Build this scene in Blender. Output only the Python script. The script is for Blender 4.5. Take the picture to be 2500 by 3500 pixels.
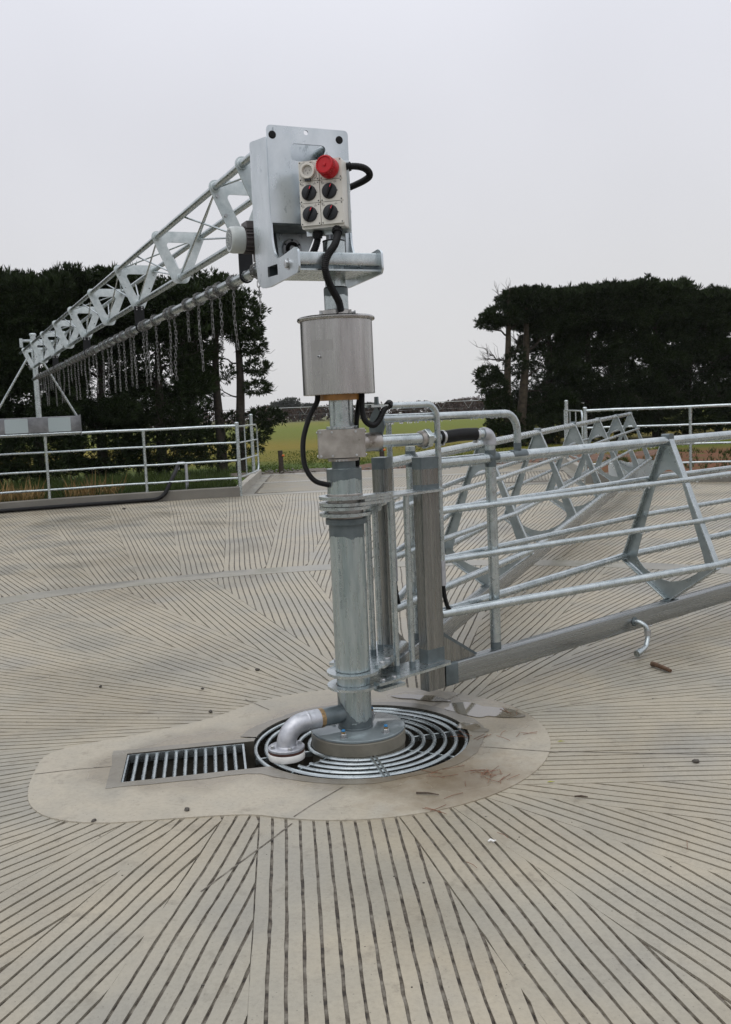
import bpy, math, random
import numpy as np
from mathutils import Vector, Matrix
from mathutils.geometry import tessellate_polygon

for o in list(bpy.data.objects):
    bpy.data.objects.remove(o, do_unlink=True)
scene = bpy.context.scene
COL = scene.collection
R = math.radians
rng = random.Random(7)
nrg = np.random.default_rng(11)

# ------------------------------------------------------------------ camera
cam_d = bpy.data.cameras.new("camera")
cam = bpy.data.objects.new("camera", cam_d)
COL.objects.link(cam)
cam_d.sensor_fit = 'VERTICAL'
cam_d.sensor_height = 36.0
cam_d.lens = 36.0 * 3310.0 / 3500.0
cam_d.clip_start = 0.05
cam_d.clip_end = 3000.0
_p, _r = R(6.02), R(2.5)
_f = Vector((0, math.cos(_p), -math.sin(_p)))
_x = Vector((1, 0, 0))
_u = Vector((0, math.sin(_p), math.cos(_p)))
_rc = _x * math.cos(_r) - _u * math.sin(_r)
_uc = _x * math.sin(_r) + _u * math.cos(_r)
_m = Matrix((_rc, _uc, -_f)).transposed().to_4x4()
_m.translation = Vector((0.088, -4.72, 1.65))
cam.matrix_world = _m
scene.camera = cam

# ------------------------------------------------------------------ sky: bright, even overcast
world = bpy.data.worlds.new("World")
scene.world = world
world.use_nodes = True
SUN_EL, SUN_AZ = R(62), R(200)
wn, wl = world.node_tree.nodes, world.node_tree.links
wn.clear()
w_out = wn.new('ShaderNodeOutputWorld')
w_bg = wn.new('ShaderNodeBackground')
w_bg.inputs['Strength'].default_value = 0.1
w_tc = wn.new('ShaderNodeTexCoord')
w_sep = wn.new('ShaderNodeSeparateXYZ')
w_ramp = wn.new('ShaderNodeValToRGB')
w_ramp.color_ramp.interpolation = 'B_SPLINE'
els = w_ramp.color_ramp.elements
els[0].position = 0.0
els[0].color = (0.350, 0.350, 0.352, 1)
els[1].position = 1.0
els[1].color = (0.80, 0.82, 0.86, 1)
for pos, c in ((0.18, (0.358, 0.358, 0.374)), (0.40, (0.372, 0.376, 0.412)), (0.65, (0.56, 0.575, 0.61))):
    e = els.new(pos)
    e.color = (*c, 1)
w_noise = wn.new('ShaderNodeTexNoise')
w_noise.inputs['Scale'].default_value = 1.6
w_noise.inputs['Detail'].default_value = 4
w_mr = wn.new('ShaderNodeMapRange')
w_mr.inputs['From Min'].default_value = 0.3
w_mr.inputs['From Max'].default_value = 0.7
w_mr.inputs['To Min'].default_value = 18.9
w_mr.inputs['To Max'].default_value = 21.7
w_scale = wn.new('ShaderNodeVectorMath')
w_scale.operation = 'SCALE'
w_sky = wn.new('ShaderNodeTexSky')
w_sky.sky_type = 'NISHITA'
w_sky.sun_disc = False
w_sky.sun_elevation = SUN_EL
w_sky.sun_rotation = SUN_AZ
w_sky.air_density = 1.5
w_sky.dust_density = 4.0
w_mix = wn.new('ShaderNodeMix')
w_mix.data_type = 'RGBA'
w_mix.inputs['Factor'].default_value = 0.94      # thick cloud in front of the clear sky
wl.new(w_tc.outputs['Generated'], w_sep.inputs[0])
wl.new(w_sep.outputs['Z'], w_ramp.inputs['Fac'])
wl.new(w_tc.outputs['Generated'], w_noise.inputs['Vector'])
wl.new(w_noise.outputs['Fac'], w_mr.inputs['Value'])
wl.new(w_ramp.outputs['Color'], w_scale.inputs[0])
wl.new(w_mr.outputs['Result'], w_scale.inputs['Scale'])
wl.new(w_sky.outputs['Color'], w_mix.inputs['A'])
wl.new(w_scale.outputs['Vector'], w_mix.inputs['B'])
wl.new(w_mix.outputs['Result'], w_bg.inputs['Color'])
wl.new(w_bg.outputs[0], w_out.inputs['Surface'])

sun_d = bpy.data.lights.new("sun", 'SUN')
sun_d.energy = 0.6
sun_d.angle = R(50)
sun_d.color = (1.0, 0.97, 0.93)
sun = bpy.data.objects.new("sun", sun_d)
COL.objects.link(sun)
_sd = Vector((math.sin(SUN_AZ) * math.cos(SUN_EL), math.cos(SUN_AZ) * math.cos(SUN_EL), math.sin(SUN_EL)))
sun.rotation_euler = _sd.to_track_quat('Z', 'Y').to_euler()

scene.view_settings.view_transform = 'Standard'
scene.view_settings.look = 'None'
scene.view_settings.exposure = 0.0
scene.view_settings.gamma = 1.0
scene.view_settings.use_curve_mapping = False
scene.render.engine = 'CYCLES'
scene.cycles.max_bounces = 6
scene.cycles.use_denoising = True

# ------------------------------------------------------------------ mesh helpers
class MB:
    """collects shapes, then becomes one mesh"""
    def __init__(s):
        s.v, s.f = [], []

    def add(s, verts, faces):
        n = len(s.v)
        s.v.extend([tuple(p) for p in verts])
        s.f.extend([tuple(i + n for i in f) for f in faces])
        return s

    def box(s, a, b):
        x0, y0, z0 = a
        x1, y1, z1 = b
        return s.add([(x0, y0, z0), (x1, y0, z0), (x1, y1, z0), (x0, y1, z0), (x0, y0, z1), (x1, y0, z1), (x1, y1, z1), (x0, y1, z1)],
                     [(0, 3, 2, 1), (4, 5, 6, 7), (0, 1, 5, 4), (1, 2, 6, 5), (2, 3, 7, 6), (3, 0, 4, 7)])

    def sweep(s, path, prof, up=(0, 0, 1), closed=False, caps=True):
        """profile (list of 2D points: side, up) along a path"""
        P = [Vector(p) for p in path]
        n, k = len(P), len(prof)
        vs = []
        upv = Vector(up)
        prev = None
        for i in range(n):
            if closed:
                t = P[(i + 1) % n] - P[i - 1]
            elif i == 0:
                t = P[1] - P[0]
            elif i == n - 1:
                t = P[-1] - P[-2]
            else:
                t = (P[i + 1] - P[i]).normalized() + (P[i] - P[i - 1]).normalized()
            if t.length < 1e-9:
                t = prev if prev is not None else Vector((1, 0, 0))
            t = t.normalized()
            prev = t
            a = t.cross(upv)
            if a.length < 1e-4:
                a = t.cross(Vector((0, 1, 0)) if abs(upv.y) < .9 else Vector((1, 0, 0)))
            a.normalize()
            b = a.cross(t).normalized()
            sc = 1.0
            for (q, w) in prof:
                vs.append(P[i] + a * q * sc + b * w * sc)
        fs = []
        m = n if closed else n - 1
        for i in range(m):
            j = (i + 1) % n
            for c in range(k):
                d = (c + 1) % k
                fs.append((i * k + c, j * k + c, j * k + d, i * k + d))
        if caps and not closed:
            fs.append(tuple(range(k)))
            fs.append(tuple(reversed(range((n - 1) * k, n * k))))
        return s.add(vs, fs)

    def tube(s, path, r, seg=12, closed=False, caps=True):
        """parallel transport so that bends stay round"""
        P = [Vector(p) for p in path]
        n = len(P)
        T = []
        for i in range(n):
            if closed:
                t = P[(i + 1) % n] - P[i - 1]
            elif i == 0:
                t = P[1] - P[0]
            elif i == n - 1:
                t = P[-1] - P[-2]
            else:
                t = (P[i + 1] - P[i]).normalized() + (P[i] - P[i - 1]).normalized()
            T.append(t.normalized())
        a = T[0].orthogonal().normalized()
        vs = []
        rr = r if hasattr(r, '__len__') else [r] * n
        for i in range(n):
            a = (a - T[i] * a.dot(T[i]))
            if a.length < 1e-6:
                a = T[i].orthogonal()
            a.normalize()
            b = T[i].cross(a)
            for c in range(seg):
                th = 2 * math.pi * c / seg
                vs.append(P[i] + (a * math.cos(th) + b * math.sin(th)) * rr[i])
        fs = []
        m = n if closed else n - 1
        for i in range(m):
            j = (i + 1) % n
            for c in range(seg):
                d = (c + 1) % seg
                fs.append((i * seg + c, i * seg + d, j * seg + d, j * seg + c))
        if caps and not closed:
            fs.append(tuple(reversed(range(seg))))
            fs.append(tuple(range((n - 1) * seg, n * seg)))
        return s.add(vs, fs)

    def rhs(s, p0, p1, w, h, rad=0.006, up=(0, 0, 1)):
        """rounded box section between two points (w sideways, h along up)"""
        pr = []
        for cx, cy, a0 in ((1, 1, 0), (-1, 1, 90), (-1, -1, 180), (1, -1, 270)):
            for k in range(4):
                a = R(a0 + 30 * k)
                pr.append((cx * (w / 2 - rad) + rad * math.cos(a), cy * (h / 2 - rad) + rad * math.sin(a)))
        return s.sweep([p0, p1], pr, up)

    def lathe(s, prof, c=(0, 0, 0), axis=(0, 0, 1), seg=40, closed=False):
        """profile of (radius, height) turned about an axis through c"""
        c = Vector(c)
        ax = Vector(axis).normalized()
        a = ax.orthogonal().normalized()
        b = ax.cross(a)
        k = len(prof)
        vs, fs = [], []
        for i in range(seg):
            th = 2 * math.pi * i / seg
            d = a * math.cos(th) + b * math.sin(th)
            for (r, h) in prof:
                vs.append(c + d * r + ax * h)
        m = k if closed else k - 1
        for i in range(seg):
            j = (i + 1) % seg
            for q in range(m):
                w = (q + 1) % k
                fs.append((i * k + q, j * k + q, j * k + w, i * k + w))
        if not closed:
            fs.append(tuple(i * k for i in reversed(range(seg))))
            fs.append(tuple(i * k + k - 1 for i in range(seg)))
        return s.add(vs, fs)

    def cyl(s, c, axis, r, h, seg=24, bev=0.0):
        if bev:
            return s.lathe([(r - bev, 0), (r, bev), (r, h - bev), (r - bev, h)], c, axis, seg)
        return s.lathe([(r, 0), (r, h)], c, axis, seg)

    def ring(s, c, axis, r0, r1, h, seg=48, bev=0.0015):
        return s.lathe([(r0, 0), (r1 - bev, 0), (r1, bev), (r1, h - bev), (r1 - bev, h), (r0, h)], c, axis, seg, closed=True)

    def plate(s, outer, th, to3, holes=()):
        """flat plate with holes: 2D outlines, to3(u, v, w) -> 3D with w across the thickness"""
        loops = [[Vector((p[0], p[1], 0)) for p in outer]] + [[Vector((p[0], p[1], 0)) for p in h] for h in holes]
        tris = tessellate_polygon(loops)
        flat = [p for l in loops for p in l]
        n = len(flat)
        vs = [to3(p.x, p.y, 0) for p in flat] + [to3(p.x, p.y, th) for p in flat]
        fs = []
        for t in tris:
            a, b, c = (flat[i] for i in t)
            if (b - a).cross(c - a).z < 0:
                t = (t[0], t[2], t[1])
            fs.append(tuple(reversed(t)))
            fs.append(tuple(i + n for i in t))
        k = 0
        for l in loops:
            m = len(l)
            area = sum(l[i].x * l[(i + 1) % m].y - l[(i + 1) % m].x * l[i].y for i in range(m))
            for i in range(m):
                j = (i + 1) % m
                q = (k + i, k + j, k + j + n, k + i + n)
                out = (l is loops[0])
                fs.append(q if (area > 0) == out else tuple(reversed(q)))
            k += m
        return s.add(vs, fs)

    def sphere(s, c, r, seg=8, rings=5, sc=(1, 1, 1)):
        c = Vector(c)
        vs = [c + Vector((0, 0, -r * sc[2]))]
        fs = []
        for i in range(1, rings):
            ph = -math.pi / 2 + math.pi * i / rings
            for j in range(seg):
                th = 2 * math.pi * j / seg
                vs.append(c + Vector((r * sc[0] * math.cos(ph) * math.cos(th), r * sc[1] * math.cos(ph) * math.sin(th), r * sc[2] * math.sin(ph))))
        vs.append(c + Vector((0, 0, r * sc[2])))
        for j in range(seg):
            fs.append((0, 1 + (j + 1) % seg, 1 + j))
            for i in range(rings - 2):
                a = 1 + i * seg
                fs.append((a + j, a + (j + 1) % seg, a + seg + (j + 1) % seg, a + seg + j))
            a = 1 + (rings - 2) * seg
            fs.append((a + j, a + (j + 1) % seg, len(vs) - 1))
        return s.add(vs, fs)

    def mesh(s, name, mat, smooth=True, angle=38):
        me = bpy.data.meshes.new(name)
        me.from_pydata(s.v, [], s.f)
        me.materials.append(mat)
        if smooth:
            me.polygons.foreach_set('use_smooth', [True] * len(me.polygons))
            me.set_sharp_from_angle(angle=R(angle))
        me.update()
        return me


def obj(name, mb, mat=None, parent=None, smooth=True, angle=38, kind=None, label=None):
    me = mb.mesh(name, mat, smooth, angle) if isinstance(mb, MB) else mb
    o = bpy.data.objects.new(name, me)
    COL.objects.link(o)
    if parent is not None:
        o.parent = parent
    if kind:
        o['kind'] = kind
    if label:
        o['label'] = label
    return o


def tag(o, label, cat, group=None):
    o['label'] = label
    o['category'] = cat
    if group:
        o['group'] = group
    return o


def thing(name, label, cat, loc=(0, 0, 0), rotz=0.0, group=None):
    o = bpy.data.objects.new(name, None)
    o.empty_display_size = 0.1
    COL.objects.link(o)
    o.location = loc
    o.rotation_euler = (0, 0, rotz)
    return tag(o, label, cat, group)


def arrays(name, verts, faces, mat, smooth=False):
    """big meshes of equal polygons from numpy arrays"""
    me = bpy.data.meshes.new(name)
    verts = np.asarray(verts, np.float32)
    faces = np.asarray(faces, np.int32)
    k = faces.shape[1]
    me.vertices.add(len(verts))
    me.vertices.foreach_set('co', verts.ravel())
    me.loops.add(faces.size)
    me.loops.foreach_set('vertex_index', faces.ravel())
    me.polygons.add(len(faces))
    me.polygons.foreach_set('loop_start', np.arange(0, faces.size, k, dtype=np.int32))
    me.polygons.foreach_set('loop_total', np.full(len(faces), k, np.int32))
    me.polygons.foreach_set('use_smooth', np.full(len(faces), bool(smooth)))
    me.materials.append(mat)
    me.update(calc_edges=True)
    me.validate()
    return me


def arc(c, r, a0, a1, n, ax=(1, 0, 0), ay=(0, 0, 1)):
    c, ax, ay = Vector(c), Vector(ax), Vector(ay)
    return [c + ax * (r * math.cos(R(a0 + (a1 - a0) * i / n))) + ay * (r * math.sin(R(a0 + (a1 - a0) * i / n))) for i in range(n + 1)]


def smooth_path(pts, n=8):
    """Catmull-Rom through the points"""
    P = [Vector(p) for p in pts]
    P = [P[0] * 2 - P[1]] + P + [P[-1] * 2 - P[-2]]
    out = []
    for i in range(1, len(P) - 2):
        for k in range(n):
            t = k / n
            a, b, c, d = P[i - 1], P[i], P[i + 1], P[i + 2]
            out.append(0.5 * ((2 * b) + (c - a) * t + (2 * a - 5 * b + 4 * c - d) * t * t + (3 * b - a - 3 * c + d) * t ** 3))
    out.append(P[-2])
    return out


def hull(circles, n=8):
    """convex outline round a few circles (x, y, r)"""
    pts = []
    for (x, y, r) in circles:
        for k in range(n * 4):
            a = 2 * math.pi * k / (n * 4)
            pts.append((x + r * math.cos(a), y + r * math.sin(a)))
    pts = sorted(set((round(a, 6), round(b, 6)) for a, b in pts))

    def half(ps):
        h = []
        for p in ps:
            while len(h) > 1 and (h[-1][0] - h[-2][0]) * (p[1] - h[-2][1]) - (h[-1][1] - h[-2][1]) * (p[0] - h[-2][0]) <= 0:
                h.pop()
            h.append(p)
        return h
    lo, up = half(pts), half(pts[::-1])
    return lo[:-1] + up[:-1]


def round_poly(pts, r, n=4):
    """rounds the corners of an outline"""
    out = []
    m = len(pts)
    for i in range(m):
        p, a, b = Vector(pts[i]), Vector(pts[i - 1]), Vector(pts[(i + 1) % m])
        ri = r[i] if hasattr(r, '__len__') else r
        if ri <= 0:
            out.append(tuple(p))
            continue
        da, db = (a - p), (b - p)
        ra = min(ri, da.length * .45)
        rb = min(ri, db.length * .45)
        s0, s1 = p + da.normalized() * ra, p + db.normalized() * rb
        for k in range(n + 1):
            t = k / n
            out.append(tuple(s0 * (1 - t) ** 2 + p * 2 * t * (1 - t) + s1 * t * t))
    return out


# ------------------------------------------------------------------ materials
def new_mat(name):
    m = bpy.data.materials.new(name)
    m.use_nodes = True
    nt = m.node_tree
    b = nt.nodes['Principled BSDF']
    return m, nt.nodes, nt.links, b


def N(nodes, kind, **kw):
    n = nodes.new(kind)
    for k, v in kw.items():
        if k in n.inputs:
            n.inputs[k].default_value = v
        else:
            setattr(n, k, v)
    return n


def ramp(nodes, stops):
    r = nodes.new('ShaderNodeValToRGB')
    e = r.color_ramp.elements
    e[0].position, e[1].position = stops[0][0], stops[-1][0]
    c4 = lambda c: (c, c, c, 1) if not hasattr(c, '__len__') else (*c, 1)
    e[0].color, e[1].color = c4(stops[0][1]), c4(stops[-1][1])
    for p, c in stops[1:-1]:
        e.new(p).color = c4(c)
    return r


def metal(name, c0, c1, metallic=0.85, rough=(0.3, 0.5), scale=14, streak=(1, 1, 1), drops=0.25, spots=None, coord='Object'):
    """zinc-like metal: mottled tone, changing gloss, rain beads in the relief"""
    m, nd, lk, b = new_mat(name)
    tc = N(nd, 'ShaderNodeTexCoord')
    mp = N(nd, 'ShaderNodeMapping', Scale=streak)
    lk.new(tc.outputs[coord], mp.inputs[0])
    n1 = N(nd, 'ShaderNodeTexNoise', Scale=scale, Detail=6.0, Roughness=0.62)
    lk.new(mp.outputs[0], n1.inputs['Vector'])
    r1 = ramp(nd, [(0.32, c0), (0.68, c1)])
    lk.new(n1.outputs['Fac'], r1.inputs[0])
    col = r1.outputs[0]
    if spots:
        n3 = N(nd, 'ShaderNodeTexNoise', Scale=spots[1], Detail=5.0, Roughness=0.7)
        lk.new(mp.outputs[0], n3.inputs['Vector'])
        r3 = ramp(nd, [(spots[2], 0.0), (spots[2] + 0.07, 1.0)])
        lk.new(n3.outputs['Fac'], r3.inputs[0])
        mx = N(nd, 'ShaderNodeMix', data_type='RGBA')
        lk.new(r3.outputs[0], mx.inputs['Factor'])
        lk.new(col, mx.inputs['A'])
        mx.inputs['B'].default_value = (*spots[0], 1)
        col = mx.outputs['Result']
    lk.new(col, b.inputs['Base Color'])
    b.inputs['Metallic'].default_value = metallic
    n2 = N(nd, 'ShaderNodeTexNoise', Scale=scale * 2.3, Detail=4.0)
    lk.new(mp.outputs[0], n2.inputs['Vector'])
    mr = N(nd, 'ShaderNodeMapRange')
    mr.inputs['From Min'].default_value = 0.3
    mr.inputs['From Max'].default_value = 0.7
    mr.inputs['To Min'].default_value, mr.inputs['To Max'].default_value = rough
    lk.new(n2.outputs['Fac'], mr.inputs['Value'])
    lk.new(mr.outputs[0], b.inputs['Roughness'])
    vo = N(nd, 'ShaderNodeTexVoronoi', Scale=260.0, Randomness=1.0)
    lk.new(tc.outputs[coord], vo.inputs['Vector'])
    rv = ramp(nd, [(0.0, 1.0), (0.33, 0.75), (0.5, 0.0)])
    lk.new(vo.outputs['Distance'], rv.inputs[0])
    ad = N(nd, 'ShaderNodeMath', operation='MULTIPLY_ADD')
    lk.new(rv.outputs[0], ad.inputs[0])
    ad.inputs[1].default_value = drops
    lk.new(n2.outputs['Fac'], ad.inputs[2])
    bp = N(nd, 'ShaderNodeBump', Strength=0.08, Distance=0.0016)
    lk.new(ad.outputs[0], bp.inputs['Height'])
    lk.new(bp.outputs[0], b.inputs['Normal'])
    return m


def plain(name, col, rough=0.5, metallic=0.0, var=0.12, scale=20, bump=0.15, spec=0.5, coat=0.0, dist=0.002):
    m, nd, lk, b = new_mat(name)
    tc = N(nd, 'ShaderNodeTexCoord')
    n1 = N(nd, 'ShaderNodeTexNoise', Scale=scale, Detail=6.0, Roughness=0.6)
    lk.new(tc.outputs['Object'], n1.inputs['Vector'])
    lo = tuple(c * (1 - var) for c in col)
    hi = tuple(min(1, c * (1 + var)) for c in col)
    r1 = ramp(nd, [(0.3, lo), (0.7, hi)])
    lk.new(n1.outputs['Fac'], r1.inputs[0])
    lk.new(r1.outputs[0], b.inputs['Base Color'])
    b.inputs['Roughness'].default_value = rough
    b.inputs['Metallic'].default_value = metallic
    b.inputs['Specular IOR Level'].default_value = spec
    if coat:
        b.inputs['Coat Weight'].default_value = coat
    if bump:
        bp = N(nd, 'ShaderNodeBump', Strength=bump, Distance=dist)
        lk.new(n1.outputs['Fac'], bp.inputs['Height'])
        lk.new(bp.outputs[0], b.inputs['Normal'])
    return m


ZINC = metal('galvanised_steel', (0.37, 0.415, 0.425), (0.55, 0.595, 0.605), 0.92, (0.20, 0.36), 12, (1, 1, 1), 0.3, ((0.30, 0.34, 0.35), 30, 0.60))
FRAMEZ_SHADE = metal('shaded_zinc_plate', (0.25, 0.29, 0.30), (0.40, 0.44, 0.445), 0.85, (0.26, 0.42), 6, (1, 1, 1), 0.25)  # zinc darkened in its colour for the shade on the frame plates
SHEET = metal('galvanised_sheet', (0.47, 0.52, 0.545), (0.66, 0.70, 0.725), 0.90, (0.24, 0.40), 5, (1, 1, 0.6), 0.12, ((0.34, 0.385, 0.41), 11, 0.59))
PLATE = metal('galvanised_plate', (0.47, 0.53, 0.54), (0.64, 0.685, 0.69), 0.60, (0.36, 0.52), 22, (1, 1, 1), 0.2, ((0.38, 0.43, 0.44), 9, 0.6))
SLEEVE = metal('zinc_pipe', (0.29, 0.355, 0.365), (0.50, 0.555, 0.56), 0.86, (0.22, 0.38), 5, (5, 5, 0.55), 0.35, ((0.20, 0.255, 0.262), 22, 0.62))
DARKZ = metal('cold_zinc_paint', (0.085, 0.108, 0.116), (0.145, 0.172, 0.182), 0.45, (0.28, 0.45), 12, (1, 1, 1), 0.3)
RAW = metal('mill_steel', (0.180, 0.184, 0.178), (0.295, 0.296, 0.282), 0.88, (0.20, 0.34), 5, (7, 7, 0.22), 0.2, ((0.185, 0.145, 0.098), 2.2, 0.64))
RAWB = metal('mill_steel_beam', (0.245, 0.260, 0.262), (0.350, 0.364, 0.364), 0.88, (0.18, 0.32), 5, (0.20, 8, 8), 0.2, ((0.22, 0.21, 0.175), 4, 0.67))
STAIN = metal('brushed_stainless', (0.335, 0.325, 0.318), (0.455, 0.445, 0.435), 0.97, (0.20, 0.34), 4, (5, 5, 0.5), 0.5)  # upright tone streaks in the colour stand in for soft reflections
BOXST = metal('stained_stainless', (0.27, 0.25, 0.225), (0.46, 0.43, 0.40), 0.85, (0.34, 0.5), 13, (1, 1, 1), 0.15, ((0.19, 0.165, 0.14), 9, 0.58))
ALU = metal('cast_aluminium', (0.37, 0.38, 0.41), (0.52, 0.53, 0.56), 0.75, (0.36, 0.5), 30, (1, 1, 1), 0.15)
BOLT = metal('bolt_steel', (0.34, 0.35, 0.36), (0.60, 0.61, 0.62), 0.9, (0.28, 0.45), 30)
DULL = metal('dull_carriage_sheet', (0.13, 0.135, 0.145), (0.26, 0.265, 0.275), 0.7, (0.34, 0.5), 6, (1, 1, 1), 0.1)
CHAINM = metal('dull_chain', (0.10, 0.10, 0.10), (0.26, 0.26, 0.255), 0.85, (0.30, 0.5), 40)
BLACK = plain('black_rubber', (0.006, 0.006, 0.0065), 0.5, bump=0.05, spec=0.22)
BLACKP = plain('black_plate', (0.010, 0.011, 0.013), 0.42, 0.0, bump=0.05, spec=0.3)
KNOB = plain('dark_plastic', (0.020, 0.022, 0.026), 0.45, bump=0.05, spec=0.35)
GRIPM = plain('black_plastic', (0.007, 0.007, 0.008), 0.5, bump=0, spec=0.25)
IVORY = plain('ivory_plastic', (0.63, 0.61, 0.555), 0.38, var=0.05, scale=9, bump=0.03)
SOCK = plain('grey_plastic', (0.50, 0.485, 0.45), 0.4, var=0.04, bump=0.03)
REDP = plain('red_plastic', (0.44, 0.0035, 0.010), 0.4, var=0.05, bump=0.03, spec=0.35)
PINKL = plain('red_mark', (0.75, 0.03, 0.06), 0.4, bump=0)
WHITEP = plain('white_plastic', (0.70, 0.69, 0.655), 0.42, var=0.08, bump=0.06)
RUSTG = plain('rusty_gasket', (0.055, 0.018, 0.010), 0.5, var=0.5)
BRASSY = plain('weld_tape', (0.20, 0.13, 0.055), 0.5, var=0.7, scale=60)
WOOD = plain('ply_disc', (0.40, 0.20, 0.062), 0.45, var=0.35, scale=14)
BLUEP = plain('blue_cap', (0.02, 0.16, 0.36), 0.4, bump=0)
GREYM = plain('grey_motor', (0.42, 0.45, 0.44), 0.4, var=0.08, bump=0.05, coat=0.2)
DGREY = plain('dark_motor', (0.085, 0.075, 0.075), 0.5, var=0.2)
INK = plain('ink', (0.035, 0.035, 0.04), 0.6, bump=0)
STENCIL = plain('stencil_ink', (0.13, 0.165, 0.17), 0.5, bump=0)
DROP = new_mat('water_bead')[0]
_b = DROP.node_tree.nodes['Principled BSDF']
_n = N(DROP.node_tree.nodes, 'ShaderNodeTexNoise', Scale=30.0)
_rr = ramp(DROP.node_tree.nodes, [(0, 0.02), (1, 0.05)])
DROP.node_tree.links.new(_n.outputs['Fac'], _rr.inputs[0])
DROP.node_tree.links.new(_rr.outputs[0], _b.inputs['Roughness'])
_b.inputs['Base Color'].default_value = (0.95, 0.97, 1, 1)
_b.inputs['Transmission Weight'].default_value = 0.9
_b.inputs['IOR'].default_value = 1.33


def concrete(name, stops, rough, wet_nodes=None, scale=1.1, speck=0.5, bump=0.25, dirt=None):
    """weathered concrete; wet_nodes(nodes, links, pos) may give a 0..1 wetness socket"""
    m, nd, lk, b = new_mat(name)
    geo = N(nd, 'ShaderNodeNewGeometry')
    pos = geo.outputs['Position']
    big = N(nd, 'ShaderNodeTexNoise', Scale=scale, Detail=5.0, Roughness=0.55)
    lk.new(pos, big.inputs['Vector'])
    r = ramp(nd, stops)
    lk.new(big.outputs['Fac'], r.inputs[0])
    fine = N(nd, 'ShaderNodeTexNoise', Scale=55.0, Detail=5.0, Roughness=0.7)
    lk.new(pos, fine.inputs['Vector'])
    fr = ramp(nd, [(0.25, 0.80), (0.5, 1.0), (0.8, 1.12)])
    lk.new(fine.outputs['Fac'], fr.inputs[0])
    mul = N(nd, 'ShaderNodeMix', data_type='RGBA', blend_type='MULTIPLY')
    mul.inputs['Factor'].default_value = speck
    lk.new(r.outputs[0], mul.inputs['A'])
    lk.new(fr.outputs[0], mul.inputs['B'])
    col = mul.outputs['Result']
    # darker scuffs, pits and mud marks
    st = N(nd, 'ShaderNodeTexNoise', Scale=7.0, Detail=8.0, Roughness=0.75)
    lk.new(pos, st.inputs['Vector'])
    sr = ramp(nd, [(0.56, 0.0), (0.74, 0.8)])
    lk.new(st.outputs['Fac'], sr.inputs[0])
    mx = N(nd, 'ShaderNodeMix', data_type='RGBA')
    lk.new(sr.outputs[0], mx.inputs['Factor'])
    lk.new(col, mx.inputs['A'])
    mx.inputs['B'].default_value = (0.155, 0.135, 0.102, 1)
    col = mx.outputs['Result']
    pit = N(nd, 'ShaderNodeTexVoronoi', Scale=34.0)
    lk.new(pos, pit.inputs['Vector'])
    pr = ramp(nd, [(0.055, 0.75), (0.11, 0.0)])
    lk.new(pit.outputs['Distance'], pr.inputs[0])
    mx2 = N(nd, 'ShaderNodeMix', data_type='RGBA')
    lk.new(pr.outputs[0], mx2.inputs['Factor'])
    lk.new(col, mx2.inputs['A'])
    mx2.inputs['B'].default_value = (0.14, 0.125, 0.10, 1)
    col = mx2.outputs['Result']
    rmix = N(nd, 'ShaderNodeMapRange')
    rmix.inputs['From Min'].default_value, rmix.inputs['From Max'].default_value = 0.35, 0.65
    rmix.inputs['To Min'].default_value, rmix.inputs['To Max'].default_value = rough
    lk.new(big.outputs['Fac'], rmix.inputs['Value'])
    ro = rmix.outputs[0]
    if dirt:
        d = dirt(nd, lk, pos)
        mxd = N(nd, 'ShaderNodeMix', data_type='RGBA')
        lk.new(d[0], mxd.inputs['Factor'])
        lk.new(col, mxd.inputs['A'])
        mxd.inputs['B'].default_value = (*d[1], 1)
        col = mxd.outputs['Result']
    if wet_nodes:
        w = wet_nodes(nd, lk, pos)
        dk = N(nd, 'ShaderNodeMix', data_type='RGBA', blend_type='MULTIPLY')
        lk.new(w, dk.inputs['Factor'])
        lk.new(col, dk.inputs['A'])
        dk.inputs['B'].default_value = (0.66, 0.63, 0.58, 1)
        col = dk.outputs['Result']
        mr = N(nd, 'ShaderNodeMix', data_type='FLOAT')
        lk.new(w, mr.inputs['Factor'])
        lk.new(ro, mr.inputs['A'])
        mr.inputs['B'].default_value = 0.16
        ro = mr.outputs['Result']
    lk.new(col, b.inputs['Base Color'])
    lk.new(ro, b.inputs['Roughness'])
    ad = N(nd, 'ShaderNodeMath', operation='ADD')
    lk.new(fine.outputs['Fac'], ad.inputs[0])
    lk.new(st.outputs['Fac'], ad.inputs[1])
    bp = N(nd, 'ShaderNodeBump', Strength=bump, Distance=0.004)
    lk.new(ad.outputs[0], bp.inputs['Height'])
    lk.new(bp.outputs[0], b.inputs['Normal'])
    return m


def wet_yard(nd, lk, pos):
    n = N(nd, 'ShaderNodeTexNoise', Scale=0.55, Detail=5.0, Roughness=0.6)
    lk.new(pos, n.inputs['Vector'])
    r = ramp(nd, [(0.48, 0.0), (0.60, 0.4)])
    lk.new(n.outputs['Fac'], r.inputs[0])
    return r.outputs[0]


def dist_from(nd, lk, pos, c):
    v = N(nd, 'ShaderNodeVectorMath', operation='DISTANCE')
    lk.new(pos, v.inputs[0])
    v.inputs[1].default_value = c
    return v.outputs['Value']


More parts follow.
